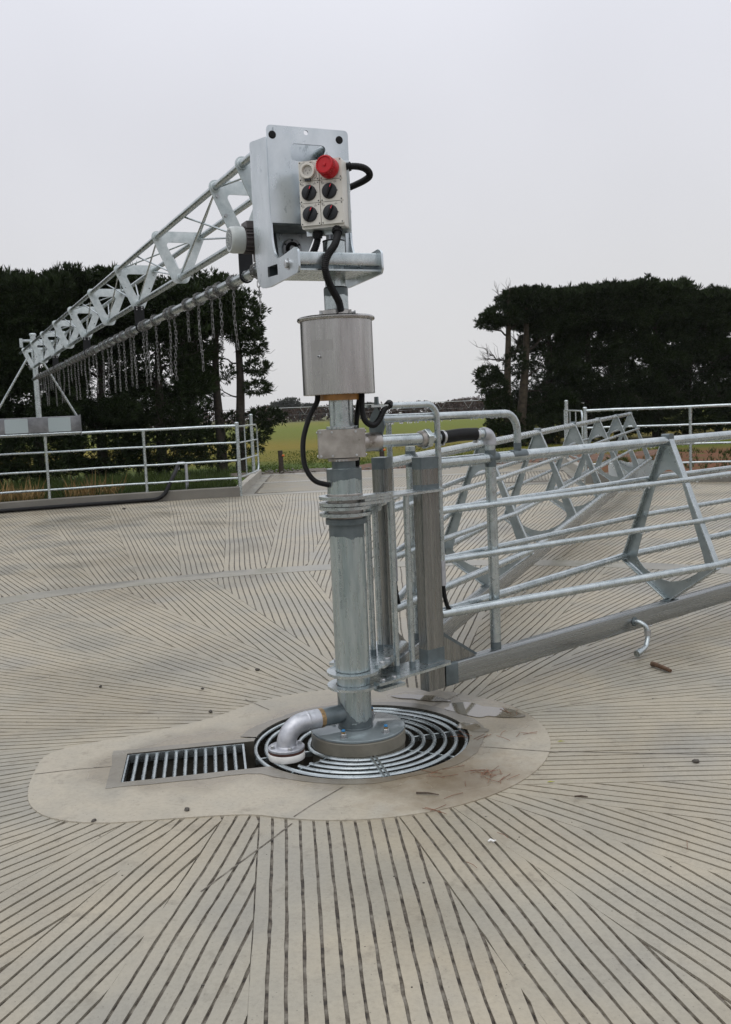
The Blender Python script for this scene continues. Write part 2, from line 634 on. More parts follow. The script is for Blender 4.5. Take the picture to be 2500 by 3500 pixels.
def wet_pad(nd, lk, pos):
    """rain soaking the slab round both gratings, and the run-off side behind them"""
    wob = N(nd, 'ShaderNodeTexNoise', Scale=5.0, Detail=4.0)
    lk.new(pos, wob.inputs['Vector'])
    acc = None
    for c, r0, r1 in (((0.016, 0.02, 0), 0.62, 0.74), ((0.62, 0.28, 0), 0.26, 0.44), ((0.36, 0.62, 0), 0.16, 0.32), ((-0.75, -0.16, 0), 0.36, 0.47), ((-1.08, -0.25, 0), 0.16, 0.30), ((0.45, -0.55, 0), 0.10, 0.34)):
        d = dist_from(nd, lk, pos, c)
        a = N(nd, 'ShaderNodeMath', operation='MULTIPLY_ADD')
        lk.new(wob.outputs['Fac'], a.inputs[0])
        a.inputs[1].default_value = 0.22
        lk.new(d, a.inputs[2])
        m = N(nd, 'ShaderNodeMapRange')
        m.inputs['From Min'].default_value, m.inputs['From Max'].default_value = r0 + .11, r1 + .11
        m.inputs['To Min'].default_value, m.inputs['To Max'].default_value = 0.85, 0.0
        lk.new(a.outputs[0], m.inputs['Value'])
        if acc is None:
            acc = m.outputs[0]
        else:
            x = N(nd, 'ShaderNodeMath', operation='MAXIMUM')
            lk.new(acc, x.inputs[0])
            lk.new(m.outputs[0], x.inputs[1])
            acc = x.outputs[0]
    return acc


def dirt_pad(nd, lk, pos):
    """brown silt on the front right of the slab"""
    d = dist_from(nd, lk, pos, (0.42, -0.58, 0))
    n = N(nd, 'ShaderNodeTexNoise', Scale=9.0, Detail=7.0, Roughness=0.7)
    lk.new(pos, n.inputs['Vector'])
    a = N(nd, 'ShaderNodeMath', operation='MULTIPLY_ADD')
    lk.new(n.outputs['Fac'], a.inputs[0])
    a.inputs[1].default_value = 0.9
    lk.new(d, a.inputs[2])
    m = N(nd, 'ShaderNodeMapRange')
    m.inputs['From Min'].default_value, m.inputs['From Max'].default_value = 0.45, 0.95
    m.inputs['To Min'].default_value, m.inputs['To Max'].default_value = 0.85, 0.0
    lk.new(a.outputs[0], m.inputs['Value'])
    return m.outputs[0], (0.195, 0.148, 0.092)


CONC_STOPS = [(0.28, (0.218, 0.208, 0.178)), (0.42, (0.292, 0.270, 0.217)), (0.56, (0.348, 0.308, 0.233)), (0.72, (0.282, 0.266, 0.228))]
YARD = concrete('grooved_concrete', CONC_STOPS, (0.38, 0.60), wet_yard, 0.9, 0.85, 0.35)
PADM = concrete('trowelled_concrete', [(0.3, (0.275, 0.255, 0.208)), (0.5, (0.362, 0.324, 0.254)), (0.72, (0.312, 0.292, 0.245))], (0.42, 0.6), wet_pad, 2.2, 0.85, 0.18, dirt_pad)
RINGM = concrete('smooth_border_concrete', [(0.3, (0.17, 0.165, 0.142)), (0.5, (0.278, 0.262, 0.222)), (0.62, (0.225, 0.214, 0.168)), (0.75, (0.16, 0.158, 0.13))], (0.30, 0.5), None, 1.5, 0.7, 0.12)
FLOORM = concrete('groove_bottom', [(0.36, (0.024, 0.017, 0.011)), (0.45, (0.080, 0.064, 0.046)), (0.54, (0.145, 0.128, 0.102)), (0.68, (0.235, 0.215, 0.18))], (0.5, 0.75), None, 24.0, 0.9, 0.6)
NIB = concrete('nib_wall_concrete', [(0.3, (0.12, 0.112, 0.095)), (0.7, (0.19, 0.18, 0.155))], (0.55, 0.7), None, 2.0, 0.5, 0.3)
NIBD = concrete('pale_nib_concrete', [(0.3, (0.30, 0.285, 0.245)), (0.7, (0.40, 0.375, 0.325))], (0.55, 0.7), None, 2.0, 0.5, 0.2)
PLINTH = concrete('plinth_concrete', [(0.3, (0.115, 0.108, 0.085)), (0.7, (0.19, 0.175, 0.14))], (0.35, 0.55), None, 6.0, 0.6, 0.2)
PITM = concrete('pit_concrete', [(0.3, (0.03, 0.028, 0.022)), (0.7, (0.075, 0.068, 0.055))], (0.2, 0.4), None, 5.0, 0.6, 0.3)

# ------------------------------------------------------------------ the yard
GC = (0.016, 0.02)          # centre of the round grating
GR = 0.545                  # radius of its pit
ax9 = R(9.0)
RU, RV = Vector((math.cos(ax9), math.sin(ax9))), Vector((-math.sin(ax9), math.cos(ax9)))
RO = Vector((-1.145, -0.06))   # back left corner of the slot, long way RU, RV away from the camera
SLOT_W = 0.385

pad_ctrl = []
for a in range(-118, 133, 10):
    rr = 0.955 if a < 35 else 0.93
    pad_ctrl.append((rr * math.cos(R(a)), rr * math.sin(R(a))))
pad_ctrl += [(-0.80, 0.45), (-1.15, 0.235), (-1.46, 0.10), (-1.575, -0.02), (-1.545, -0.25), (-1.50, -0.48), (-1.42, -0.68), (-1.28, -0.82), (-1.05, -0.885), (-0.78, -0.86)]


def chaikin(p, n=2):
    for _ in range(n):
        q = []
        for i in range(len(p)):
            a, b = p[i], p[(i + 1) % len(p)]
            q += [(a[0] * .75 + b[0] * .25, a[1] * .75 + b[1] * .25), (a[0] * .25 + b[0] * .75, a[1] * .25 + b[1] * .75)]
        p = q
    return p


pad_out = chaikin(pad_ctrl, 2)
_pa = np.array([math.atan2(y, x) for x, y in pad_out])
_pr = np.array([math.hypot(x, y) for x, y in pad_out])
_o = np.argsort(_pa)
_pa, _pr = _pa[_o], _pr[_o]


def r_pad(th):
    return np.interp((th + np.pi) % (2 * np.pi) - np.pi, _pa, _pr, period=2 * np.pi)


# hole: circle joined to the slot by a short channel
c0 = RO + RU * 0.575
hole = []
slot = [RO + RU * 0.66, RO, RO - RV * SLOT_W, RO - RV * SLOT_W + RU * 0.66]
a_hi = math.atan2((slot[0].y - GC[1]), (slot[0].x - GC[0]))
a_lo = math.atan2((slot[3].y - GC[1]), (slot[3].x - GC[0]))
a_hi = a_hi if a_hi > 0 else a_hi + 2 * math.pi
a_lo = a_lo if a_lo > 0 else a_lo + 2 * math.pi
for k in range(73):
    a = a_lo - 2 * math.pi + (a_hi - a_lo + 2 * math.pi) * k / 72
    hole.append((GC[0] + GR * math.cos(a), GC[1] + GR * math.sin(a)))
hole += [tuple(slot[1]), tuple(slot[2])]

pb = MB()
loops = [[Vector((x, y, 0)) for x, y in pad_out], [Vector((x, y, 0)) for x, y in hole]]
flat = [p for l in loops for p in l]
for t in tessellate_polygon(loops):
    a, b, c = (flat[i] for i in t)
    if (b - a).cross(c - a).z < 0:
        t = (t[0], t[2], t[1])
    pb.add([(flat[i].x, flat[i].y, 0.004) for i in t], [(0, 1, 2)])
n = len(pad_out)
pb.add([(x, y, 0.004) for x, y in pad_out] + [(x * 1.002, y * 1.002, -0.012) for x, y in pad_out], [(i, i + n, (i + 1) % n + n, (i + 1) % n) for i in range(n)])
pad = obj('concrete_pad', pb, PADM, smooth=False, kind='structure')
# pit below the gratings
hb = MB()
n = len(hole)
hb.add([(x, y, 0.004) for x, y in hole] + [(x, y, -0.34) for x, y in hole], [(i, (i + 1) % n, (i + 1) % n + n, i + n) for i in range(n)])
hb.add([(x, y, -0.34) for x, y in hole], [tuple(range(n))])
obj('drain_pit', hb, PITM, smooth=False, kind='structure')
# saw cuts in the slab: thin recessed-looking dirt lines
def strip_line(mb, pts, w, z):
    for (a, b) in zip(pts[:-1], pts[1:]):
        a, b = Vector((*a, 0)), Vector((*b, 0))
        d = (b - a).normalized()
        s_ = Vector((-d.y, d.x, 0)) * (w / 2)
        mb.add([(a - s_) + Vector((0, 0, z)), (b - s_) + Vector((0, 0, z)), (b + s_) + Vector((0, 0, z)), (a + s_) + Vector((0, 0, z))], [(0, 1, 2, 3)])


for pts, w in (([(-1.53, -0.285), (-1.35, -0.245), (-1.17, -0.225)], 0.006), ([(-0.06, -0.60), (-0.20, -0.80), (-0.26, -0.90)], 0.006),
               ([(-0.50, 0.56), (-0.66, 0.78)], 0.006), ([(0.58, -0.17), (0.78, -0.24), (0.945, -0.295)], 0.006), ([(0.40, 0.48), (0.60, 0.72)], 0.006)):
    sm = MB()
    strip_line(sm, pts, w, 0.0052)
    obj('saw_cut', sm, FLOORM, pad, smooth=False)

for pts, w in (([(-.263, -.955), (-.345, -1.115), (-.415, -1.243), (-.49, -1.385), (-.545, -1.49)], .0065), ([(.955, -.275), (1.32, -.345), (1.75, -.42), (2.3, -.50)], .0055)):
    sm = MB()
    strip_line(sm, pts, w, 0.0012)
    obj('saw_cut', sm, FLOORM, pad, smooth=False)
# grey mortar collar trowelled round both openings
_g = random.Random(4)
co = []
_s = [RO + RU * 0.66 + RV * .060, RO + RV * .060 - RU * .070, RO - RV * (SLOT_W + .055) - RU * .060, RO - RV * (SLOT_W + .055) + RU * .66]
_ah = math.atan2(_s[0].y - GC[1], _s[0].x - GC[0]) % (2 * math.pi)
_al = math.atan2(_s[3].y - GC[1], _s[3].x - GC[0]) % (2 * math.pi)
for k in range(91):
    a = _al - 2 * math.pi + (_ah - _al + 2 * math.pi) * k / 90
    rr = GR + .066 + .018 * math.sin(a * 2 + 1) + .010 * math.sin(a * 7) + _g.uniform(-.004, .004)
    co.append((GC[0] + rr * math.cos(a), GC[1] + rr * math.sin(a)))
for p0, p1 in ((_s[0], _s[1]), (_s[1], _s[2]), (_s[2], _s[3])):
    for k in range(8):
        q = p0.lerp(p1, k / 8)
        co.append((q.x + _g.uniform(-.006, .006), q.y + _g.uniform(-.006, .006)))
MORTAR = concrete('mortar_collar', [(0.3, (0.19, 0.178, 0.152)), (0.55, (0.262, 0.246, 0.208)), (0.75, (0.215, 0.196, 0.158))], (0.25, 0.45), wet_pad, 3.0, 0.6, 0.1, dirt_pad)
mb = MB()
mb.plate(co, .0012, lambda u, v, w: (u, v, .0047 + w), [hole])
obj('mortar_collar', mb, MORTAR, smooth=False, kind='structure')
DEP = 0.0075


def ridge_strips(inner):
    V, Fq = [], []
    cnt = 0
    if inner:
        dl, off, sp, gw, R1 = R(10), 0.43, 0.0555, 0.0112, 5.32
        bounds = [(-3, .62), (8, -.185), (20, .0), (32, .15), (44, .25), (55, .30), (66, .35), (78, .38), (89, .39), (100, .39), (111, .39)]
        bounds += [(121 + 10 * q, .41) for q in range(13)] + [(251, .40), (262, .43), (274.6, .475), (284, .06), (294.5, .0), (313.5, .14), (335, .40)]
        ks = range(len(bounds))
    else:
        dl, off, sp, gw, R1 = R(4.5), 0.70, 0.0580, 0.0125, 15.20
        ks = range(80)
    for k in ks:
        if inner:
            off, off2 = bounds[k][1], bounds[(k + 1) % len(bounds)][1]
            dl = R((bounds[(k + 1) % len(bounds)][0] - bounds[k][0]) % 360)
            al = R(bounds[k][0])
        else:
            al = R(111.2 + 4.5 * k)
        deg = math.degrees(al) % 360
        if not inner and not (-25 <= ((deg + 180) % 360) - 180 <= 180 or deg < 200):
            continue
        u = np.array([math.cos(al), math.sin(al)])
        m = np.array([-u[1], u[0]])
        amp = nrg.uniform(.002, .007) if inner else nrg.uniform(.002, .007)
        lam = nrg.uniform(1.6, 3.0) if inner else nrg.uniform(2.6, 5.0)
        ph = nrg.uniform(0, 6.28)
        amp2, ph2 = nrg.uniform(.0005, .0022), nrg.uniform(0, 6.28)
        sgn = 1.0 if inner else -1.0
        base = -off if inner else off
        j = 0
        while j < 90:
            xs = (j * sp + (gw / 2 if j else 0.004), (j + 1) * sp - gw / 2)
            j += 1
            ends = []
            for x in xs:
                q = base + sgn * x
                if inner:
                    tc = (q * math.cos(dl) + off2) / math.sin(dl)
                else:
                    tc = (off - q * math.cos(dl)) / math.sin(dl)
                if abs(q) >= R1:
                    ends = None
                    break
                te = math.sqrt(R1 * R1 - q * q)
                if inner:
                    ts = np.linspace(0.3, te, 260)
                    P = q * m[None, :] + ts[:, None] * u[None, :]
                    ok = np.hypot(P[:, 0], P[:, 1]) > r_pad(np.arctan2(P[:, 1], P[:, 0])) - 0.05
                    bad = np.where(~ok)[0]
                    t0 = ts[bad[-1] + 1] if len(bad) and bad[-1] + 1 < len(ts) else 0.3
                else:
                    t0 = math.sqrt(max(0.01, 5.67 ** 2 - q * q))
                ends.append((max(t0, tc), te))
            if not ends or min(ends[0][0], ends[1][0]) >= ends[0][1] - 0.02:
                break
            ends = [(min(a, b - 0.004), b) for a, b in ends]
            L = max(b - a for a, b in ends)
            n = max(3, int(L / (0.055 if inner else 0.17)) + 1)
            fr = np.linspace(0, 1, n)
            rows = []
            for x, (a, b) in zip(xs, ends):
                t = a + (b - a) * fr
                wob = amp * np.sin(2 * np.pi * t / lam + ph) + amp2 * np.sin(2 * np.pi * t / (lam * .31) + ph2)
                wob *= np.clip((t - a) / 0.5, 0, 1) * np.clip((b - t) / 0.5, 0, 1)
                jit = nrg.normal(0, 0.0008, n)
                q = base + sgn * x + wob + jit
                rows.append(q[:, None] * m[None, :] + t[:, None] * u[None, :])
            A, B = rows
            z = nrg.uniform(-0.0006, 0.0006)
            blk = np.zeros((4 * n, 3))
            blk[0:n, :2], blk[n:2 * n, :2], blk[2 * n:3 * n, :2], blk[3 * n:, :2] = A, B, A, B
            blk[:2 * n, 2] = z
            blk[2 * n:, 2] = -DEP - 0.001
            i = np.arange(n - 1)
            if inner:
                top = np.stack([i, i + 1, i + 1 + n, i + n], 1)
                sA = np.stack([i + 1, i, i + 2 * n, i + 1 + 2 * n], 1)
                sB = np.stack([i + n, i + 1 + n, i + 1 + 3 * n, i + 3 * n], 1)
            else:
                top = np.stack([i, i + n, i + 1 + n, i + 1], 1)
                sA = np.stack([i, i + 1, i + 1 + 2 * n, i + 2 * n], 1)
                sB = np.stack([i + 1 + n, i + n, i + 3 * n, i + 1 + 3 * n], 1)
            cap = np.array([[0, n, 3 * n, 2 * n], [n - 1, 3 * n - 1, 4 * n - 1, 2 * n - 1]])
            V.append(blk)
            Fq.append(np.concatenate([top, sA, sB, cap]) + cnt)
            cnt += 4 * n
    return np.concatenate(V), np.concatenate(Fq)


v, f = ridge_strips(True)
obj('inner_yard', arrays('inner_yard', v, f, YARD), None, kind='structure')
v, f = ridge_strips(False)
obj('outer_yard', arrays('outer_yard', v, f, YARD), None, kind='structure')

# bottom of all grooves
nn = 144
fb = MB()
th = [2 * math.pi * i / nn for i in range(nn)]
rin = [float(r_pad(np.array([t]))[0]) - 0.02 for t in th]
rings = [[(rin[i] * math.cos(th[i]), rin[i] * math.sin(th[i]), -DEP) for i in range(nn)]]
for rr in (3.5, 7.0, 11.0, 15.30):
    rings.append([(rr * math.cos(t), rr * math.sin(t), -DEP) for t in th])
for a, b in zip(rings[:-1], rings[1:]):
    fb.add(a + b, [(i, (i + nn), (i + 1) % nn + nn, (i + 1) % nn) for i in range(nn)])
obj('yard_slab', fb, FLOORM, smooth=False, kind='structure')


def annulus(name, r0, r1, a0, a1, z, mat, seg=200):
    mb = MB()
    n = seg + 1
    A = [R(a0 + (a1 - a0) * i / seg) for i in range(n)]
    vs = []
    for rr, zz in ((r0, -DEP - .001), (r0, z), (r1, z), (r1, -DEP - .001)):
        vs += [(rr * math.cos(t), rr * math.sin(t), zz) for t in A]
    fs = []
    for q in range(3):
        fs += [(q * n + i, (q + 1) * n + i, (q + 1) * n + i + 1, q * n + i + 1) for i in range(seg)]
    mb.add(vs, fs)
    return obj(name, mb, mat, smooth=False, kind='structure')


annulus('concrete_border', 5.312, 5.678, 0, 360, 0.003, RINGM, 240)
annulus('yard_threshold', 15.19, 15.62, 72.9, 99.3, 0.004, RINGM, 60)

# exit lane with its own straight grooves
lane_l = lambda y: -2.48 - (y - 15.2) * 0.035
lane_r = lambda y: 4.72 + (y - 15.2) * 0.125
lb = MB()
lb.add([(lane_l(15.0), 14.6, -DEP - .002), (lane_r(15.0), 14.2, -DEP - .002), (lane_r(21.6), 21.6, -DEP - .002), (lane_l(21.6), 21.6, -DEP - .002)], [(0, 1, 2, 3)])
obj('exit_lane_slab', lb, FLOORM, smooth=False, kind='structure')
lb = MB()
for panel, (yy0, yy1, sl) in enumerate(((15.66, 18.55, 0.16), (18.9, 21.45, -0.22))):
    x = -7.0
    while x < 9.0:
        good = []
        for s_ in np.linspace(0, 1, 60):
            y = yy0 + (yy1 - yy0) * s_
            xc = x + (y - yy0) * sl
            if lane_l(y) + .27 < xc and xc + .047 < lane_r(y) - .27 and math.hypot(xc, y) > 15.65:
                good.append(s_)
        if len(good) > 3:
            n = 9
            q = [[], []]
            for s_ in np.linspace(good[0], good[-1], n):
                y = yy0 + (yy1 - yy0) * s_
                for k_, xx in enumerate((x, x + 0.050)):
                    q[k_].append((xx + (y - yy0) * sl + 0.010 * math.sin(y * 3 + panel), y))
            lb.add([(*p, 0) for p in q[0]] + [(*p, 0) for p in q[1]] + [(*p, -DEP - .001) for p in q[0]] + [(*p, -DEP - .001) for p in q[1]],
                   [(i, i + n, i + n + 1, i + 1) for i in range(n - 1)] + [(i, i + 1, i + 1 + 2 * n, i + 2 * n) for i in range(n - 1)] + [(i + 1 + n, i + n, i + 3 * n, i + 1 + 3 * n) for i in range(n - 1)])
        x += 0.072
obj('exit_lane', lb, YARD, smooth=False, kind='structure')
lb = MB()
for xa, xb in ((lane_l, lambda y: lane_l(y) + .26), (lambda y: lane_r(y) - .26, lane_r)):
    lb.add([(xa(15.3), 15.3, .002), (xb(15.3), 15.3, .002), (xb(21.6), 21.6, .002), (xa(21.6), 21.6, .002)], [(0, 1, 2, 3)])
lb.add([(lane_l(18.5) + .26, 18.5, .003), (lane_r(18.5) - .26, 18.5, .003), (lane_r(18.9) - .26, 18.9, .003), (lane_l(18.9) + .26, 18.9, .003)], [(0, 1, 2, 3)])
lb.add([(lane_l(21.4), 21.4, .003), (lane_r(21.4), 21.4, .003), (lane_r(21.9), 21.9, .003), (lane_l(21.9), 21.9, .003)], [(0, 1, 2, 3)])
obj('lane_border', lb, RINGM, smooth=False, kind='structure')

# ------------------------------------------------------------------ ground and field
def ground_mat():
    m, nd, lk, b = new_mat('pasture_and_verge')
    geo = N(nd, 'ShaderNodeNewGeometry')
    pos = geo.outputs['Position']
    sep = N(nd, 'ShaderNodeSeparateXYZ')
    lk.new(pos, sep.inputs[0])
    st = N(nd, 'ShaderNodeMapping', Scale=(0.10, 0.22, 1))
    lk.new(pos, st.inputs[0])
    n1 = N(nd, 'ShaderNodeTexNoise', Scale=1.0, Detail=7.0, Roughness=0.62)
    lk.new(st.outputs[0], n1.inputs['Vector'])
    n2 = N(nd, 'ShaderNodeTexNoise', Scale=5.0, Detail=6.0, Roughness=0.7)
    lk.new(pos, n2.inputs['Vector'])
    # bands of growth across the paddock
    ad = N(nd, 'ShaderNodeMath', operation='MULTIPLY_ADD')
    lk.new(n1.outputs['Fac'], ad.inputs[0])
    ad.inputs[1].default_value = 26.0
    lk.new(sep.outputs['Y'], ad.inputs[2])
    mr = N(nd, 'ShaderNodeMapRange')
    mr.inputs['From Min'].default_value, mr.inputs['From Max'].default_value = 20.0, 190.0
    lk.new(ad.outputs[0], mr.inputs['Value'])
    rp = ramp(nd, [(0.0, (0.048, 0.080, 0.010)), (0.10, (0.060, 0.095, 0.011)), (0.15, (0.130, 0.118, 0.014)), (0.22, (0.165, 0.128, 0.015)), (0.32, (0.115, 0.125, 0.015)), (0.5, (0.115, 0.138, 0.017)), (0.8, (0.150, 0.150, 0.026)), (1.0, (0.100, 0.100, 0.035))])
    lk.new(mr.outputs[0], rp.inputs[0])
    fr = ramp(nd, [(0.3, 0.62), (0.7, 1.25)])
    lk.new(n2.outputs['Fac'], fr.inputs[0])
    mu = N(nd, 'ShaderNodeMix', data_type='RGBA', blend_type='MULTIPLY')
    mu.inputs['Factor'].default_value = 0.8
    lk.new(rp.outputs[0], mu.inputs['A'])
    lk.new(fr.outputs[0], mu.inputs['B'])
    # turned red soil on the right side of the lane
    soil = N(nd, 'ShaderNodeMapRange')
    soil.inputs['From Min'].default_value, soil.inputs['From Max'].default_value = 4.9, 5.8
    lk.new(sep.outputs['X'], soil.inputs['Value'])
    soy = N(nd, 'ShaderNodeMapRange')
    soy.inputs['From Min'].default_value, soy.inputs['From Max'].default_value = 28.0, 24.0
    lk.new(sep.outputs['Y'], soy.inputs['Value'])
    sn = ramp(nd, [(0.34, 0.0), (0.46, 0.95)])
    n3 = N(nd, 'ShaderNodeTexNoise', Scale=0.75, Detail=5.0, Roughness=0.65)
    lk.new(pos, n3.inputs['Vector'])
    lk.new(n3.outputs['Fac'], sn.inputs[0])
    m1 = N(nd, 'ShaderNodeMath', operation='MULTIPLY')
    lk.new(soil.outputs[0], m1.inputs[0])
    lk.new(soy.outputs[0], m1.inputs[1])
    m2 = N(nd, 'ShaderNodeMath', operation='MULTIPLY')
    lk.new(m1.outputs[0], m2.inputs[0])
    lk.new(sn.outputs[0], m2.inputs[1])
    mx = N(nd, 'ShaderNodeMix', data_type='RGBA')
    lk.new(m2.outputs[0], mx.inputs['Factor'])
    lk.new(mu.outputs['Result'], mx.inputs['A'])
    mx.inputs['B'].default_value = (0.135, 0.058, 0.032, 1)
    lk.new(mx.outputs['Result'], b.inputs['Base Color'])
    b.inputs['Roughness'].default_value = 0.9
    b.inputs['Specular IOR Level'].default_value = 0.15
    bp = N(nd, 'ShaderNodeBump', Strength=0.6, Distance=0.06)
    lk.new(n2.outputs['Fac'], bp.inputs['Height'])
    lk.new(bp.outputs[0], b.inputs['Normal'])
    return m


GROUND = ground_mat()
gb = MB()
nn = 180
th = [2 * math.pi * i / nn for i in range(nn)]
prev = None
radii = [15.29, 15.8, 16.6, 18, 20, 22.5, 25, 29, 34, 42, 55, 75, 105, 150, 190, 240, 330, 500, 900]


def ground_z(x, y):
    r = math.hypot(x, y)
    in_lane = lane_l(y) - .8 < x < lane_r(y) + .8 and 12 < y < 22.6
    if in_lane:
        return -0.06
    z = 0.02 if r < 22 else -0.03
    if r > 185:
        z -= min(2.4, (r - 185) / 60.0)
    if 16 < r < 40:
        z += 0.05 * math.sin(x * 1.3) * math.cos(y * 1.1)
        if 5.8 < x < 16 and 17 < y < 25:
            z += 0.22 * math.exp(-((y - 20.0) / 2.2) ** 2) * (0.6 + 0.4 * math.sin(x * 1.7))
    return z


for rr in radii:
    ring_ = [(rr * math.cos(t), rr * math.sin(t), ground_z(rr * math.cos(t), rr * math.sin(t))) for t in th]
    if prev:
        gb.add(prev + ring_, [(i, i + nn, (i + 1) % nn + nn, (i + 1) % nn) for i in range(nn)])
    prev = ring_
obj('ground', gb, GROUND, smooth=True, angle=80, kind='structure')

# ------------------------------------------------------------------ nib walls and fences
RF = 15.24


def polar(r, a, z=0.0):
    return Vector((r * math.cos(R(a)), r * math.sin(R(a)), z))


def nib_arc(name, a0, a1, label, mat):
    mb = MB()
    n = max(4, int(abs(a1 - a0) / 1.5))
    path = [polar(15.27, a0 + (a1 - a0) * i / n, 0) for i in range(n + 1)]
    mb.sweep(path, [(-.075, -.05), (.075, -.05), (.075, .185), (.06, .2), (-.06, .2), (-.075, .185)])
    return tag(obj(name, mb, mat, smooth=False), label, 'low wall')


nib_arc('nib_wall', 99.3, 150, 'low dark concrete nib wall under the left pipe fence, hose lying along it', NIB)
nib_arc('nib_wall', 72.8, 20, 'low dark concrete nib wall under the right pipe fence', NIB)


def nib_line(p0, p1, label):
    mb = MB()
    mb.sweep([p0, p1], [(-.07, -.05), (.07, -.05), (.07, .175), (.055, .19), (-.055, .19), (-.07, .175)])
    return tag(obj('nib_wall', mb, NIBD, smooth=False), label, 'low wall')


nib_line((-2.52, 15.38, 0), (-2.72, 21.2, 0), 'pale concrete nib wall running back beside the exit lane from the left fence')
nib_line((4.78, 15.36, 0), (5.50, 21.3, 0), 'pale concrete nib wall running back beside the exit lane from the right fence')


def pipe_fence(angles, end_a, label, flare):
    t = thing('pipe_fence', label, 'fence', polar(RF, end_a))
    t0 = polar(RF, end_a)
    for k, a in enumerate(angles):
        p = polar(RF, a) - t0
        mb = MB()
        if k == 0:
            mb.tube([p + Vector((0, 0, 0.0)), p + Vector((0, 0, 1.50))], .041, 12)
            mb.sphere(p + Vector((0, 0, 1.50)), .043, 10, 6, (1, 1, .45))
        else:
            mb.tube([p + Vector((0, 0, 0.19)), p + Vector((0, 0, 1.26)), p + Vector((0, 0, 1.34)), p + Vector((0, 0, 1.415))], [.030, .030, .034, .040], 10)
        obj('post', mb, ZINC, t)
    a0, a1 = angles[0], angles[-1]
    for z, r in ((1.44, .029), (1.10, .021), (.735, .021), (.375, .021)):
        path = [polar(RF - .0, a0 + (a1 - a0) * i / 24, z + .004 * math.sin(i * 1.7)) - t0 for i in range(25)]
        mb = MB()
        mb.tube(path, r, 10)
        rail = obj('rail', mb, ZINC, t)
        wd = MB()
        for q in range(70):
            s_ = rng.random() * 23.9
            i = int(s_)
            p = path[i].lerp(path[i + 1], s_ - i)
            wd.sphere(p + Vector((0, 0, -r - .004)), .0055, 6, 4, (1, 1, 1.3))
        obj('water_drop', wd, DROP, rail, kind='stuff')
    return t


pipe_fence([99.25 + 7.0 * k for k in range(8)], 99.25, 'long galvanised four rail pipe fence curving behind the yard on the left', 1)
pipe_fence([72.75 - 7.45 * k for k in range(8)], 72.75, 'long galvanised four rail pipe fence curving behind the yard on the right', 1)


def lane_gate(p0, p1, far, label):
    """swung-back pipe gate with a rounded end, hung beside a capped lane post"""
    p0, p1 = Vector(p0), Vector(p1)
    t = thing('lane_gate', label, 'gate', p0)
    d = p1 - p0
    L = d.length
    d.normalize()
    hoop = [(0, .36), (L - .16, .36)] + [(L - .16 + .16 * math.sin(R(a)), .52 - .16 * math.cos(R(a))) for a in (30, 60, 90)] + [(L, 1.26)] + [(L - .16 + .16 * math.cos(R(a)), 1.26 + .16 * math.sin(R(a))) for a in (30, 60, 90)] + [(0, 1.42)]
    mb = MB()
    mb.tube([d * s_ + Vector((0, 0, z)) for s_, z in hoop] + [], .021, 8, closed=True)
    obj('gate_frame', mb, ZINC, t)
    for z in (.72, 1.08):
        mb = MB()
        mb.tube([d * 0.0 + Vector((0, 0, z)), d * L + Vector((0, 0, z))], .017, 8)
        obj('rail', mb, ZINC, t)
    for s_ in (.33, .66):
        mb = MB()
        mb.tube([d * (L * s_) + Vector((0, 0, .36)), d * (L * s_) + Vector((0, 0, 1.42))], .015, 8)
        obj('stay', mb, ZINC, t)
    return t


def lane_post(p, label):
    t = thing('lane_post', label, 'post', p)
    mb = MB()
    mb.tube([(0, 0, 0), (0, 0, 1.50)], .045, 12)
    obj('shaft', mb, ZINC, t)
    mb = MB()
    mb.sphere((0, 0, 1.50), .05, 10, 6, (1, 1, .5))
    obj('cap', mb, ZINC, t)
    return t


lane_gate((-2.50, 15.55, 0), (-2.34, 17.75, 0), 0, 'galvanised gate swung open at the left side of the exit lane')
lane_post((-2.66, 19.5, .15), 'capped galvanised post standing behind the open gate on the left of the lane')
lane_gate((5.17, 19.6, 0), (4.86, 16.3, 0), 0, 'galvanised gate swung open at the right side of the exit lane')
lane_post((5.30, 20.0, .15), 'capped galvanised post at the far end of the right hand lane gate')

# black hose along the left nib wall, tap standpipe behind it
hp = [polar(15.06, 150 - 1.5 * k, .05) for k in range(0, 30)]
hp = [p for p in hp if math.degrees(math.atan2(p.y, p.x)) > 107.2]
hp += [Vector((-4.28, 14.47, .05)), Vector((-4.06, 14.54, .06)), Vector((-3.92, 14.60, .14)), Vector((-3.84, 14.70, .30)), Vector((-3.79, 14.92, .46)), Vector((-3.77, 15.16, .57)), Vector((-3.765, 15.36, .66))]
mb = MB()
mb.tube(smooth_path(hp, 5), .042, 10)
tag(obj('yard_hose', mb, BLACK), 'black rubber hose lying along the left nib wall up to the tap', 'hose')
t = thing('standpipe', 'grey tap standpipe behind the left fence with the black hose on it', 'standpipe', (-3.60, 15.42, 0))
mb = MB()
mb.tube([(0, 0, 0), (0, 0, .66)] + arc((-.05, 0, .66), .05, 0, 90, 4) + [(-.14, 0, .71)], .032, 10)
obj('riser', mb, ALU, t)
mb = MB()
mb.tube([(-.14, 0, .71), (-.165, -.02, .70), (-.165, -.04, .58)], .040, 10)
obj('elbow', mb, ALU, t)

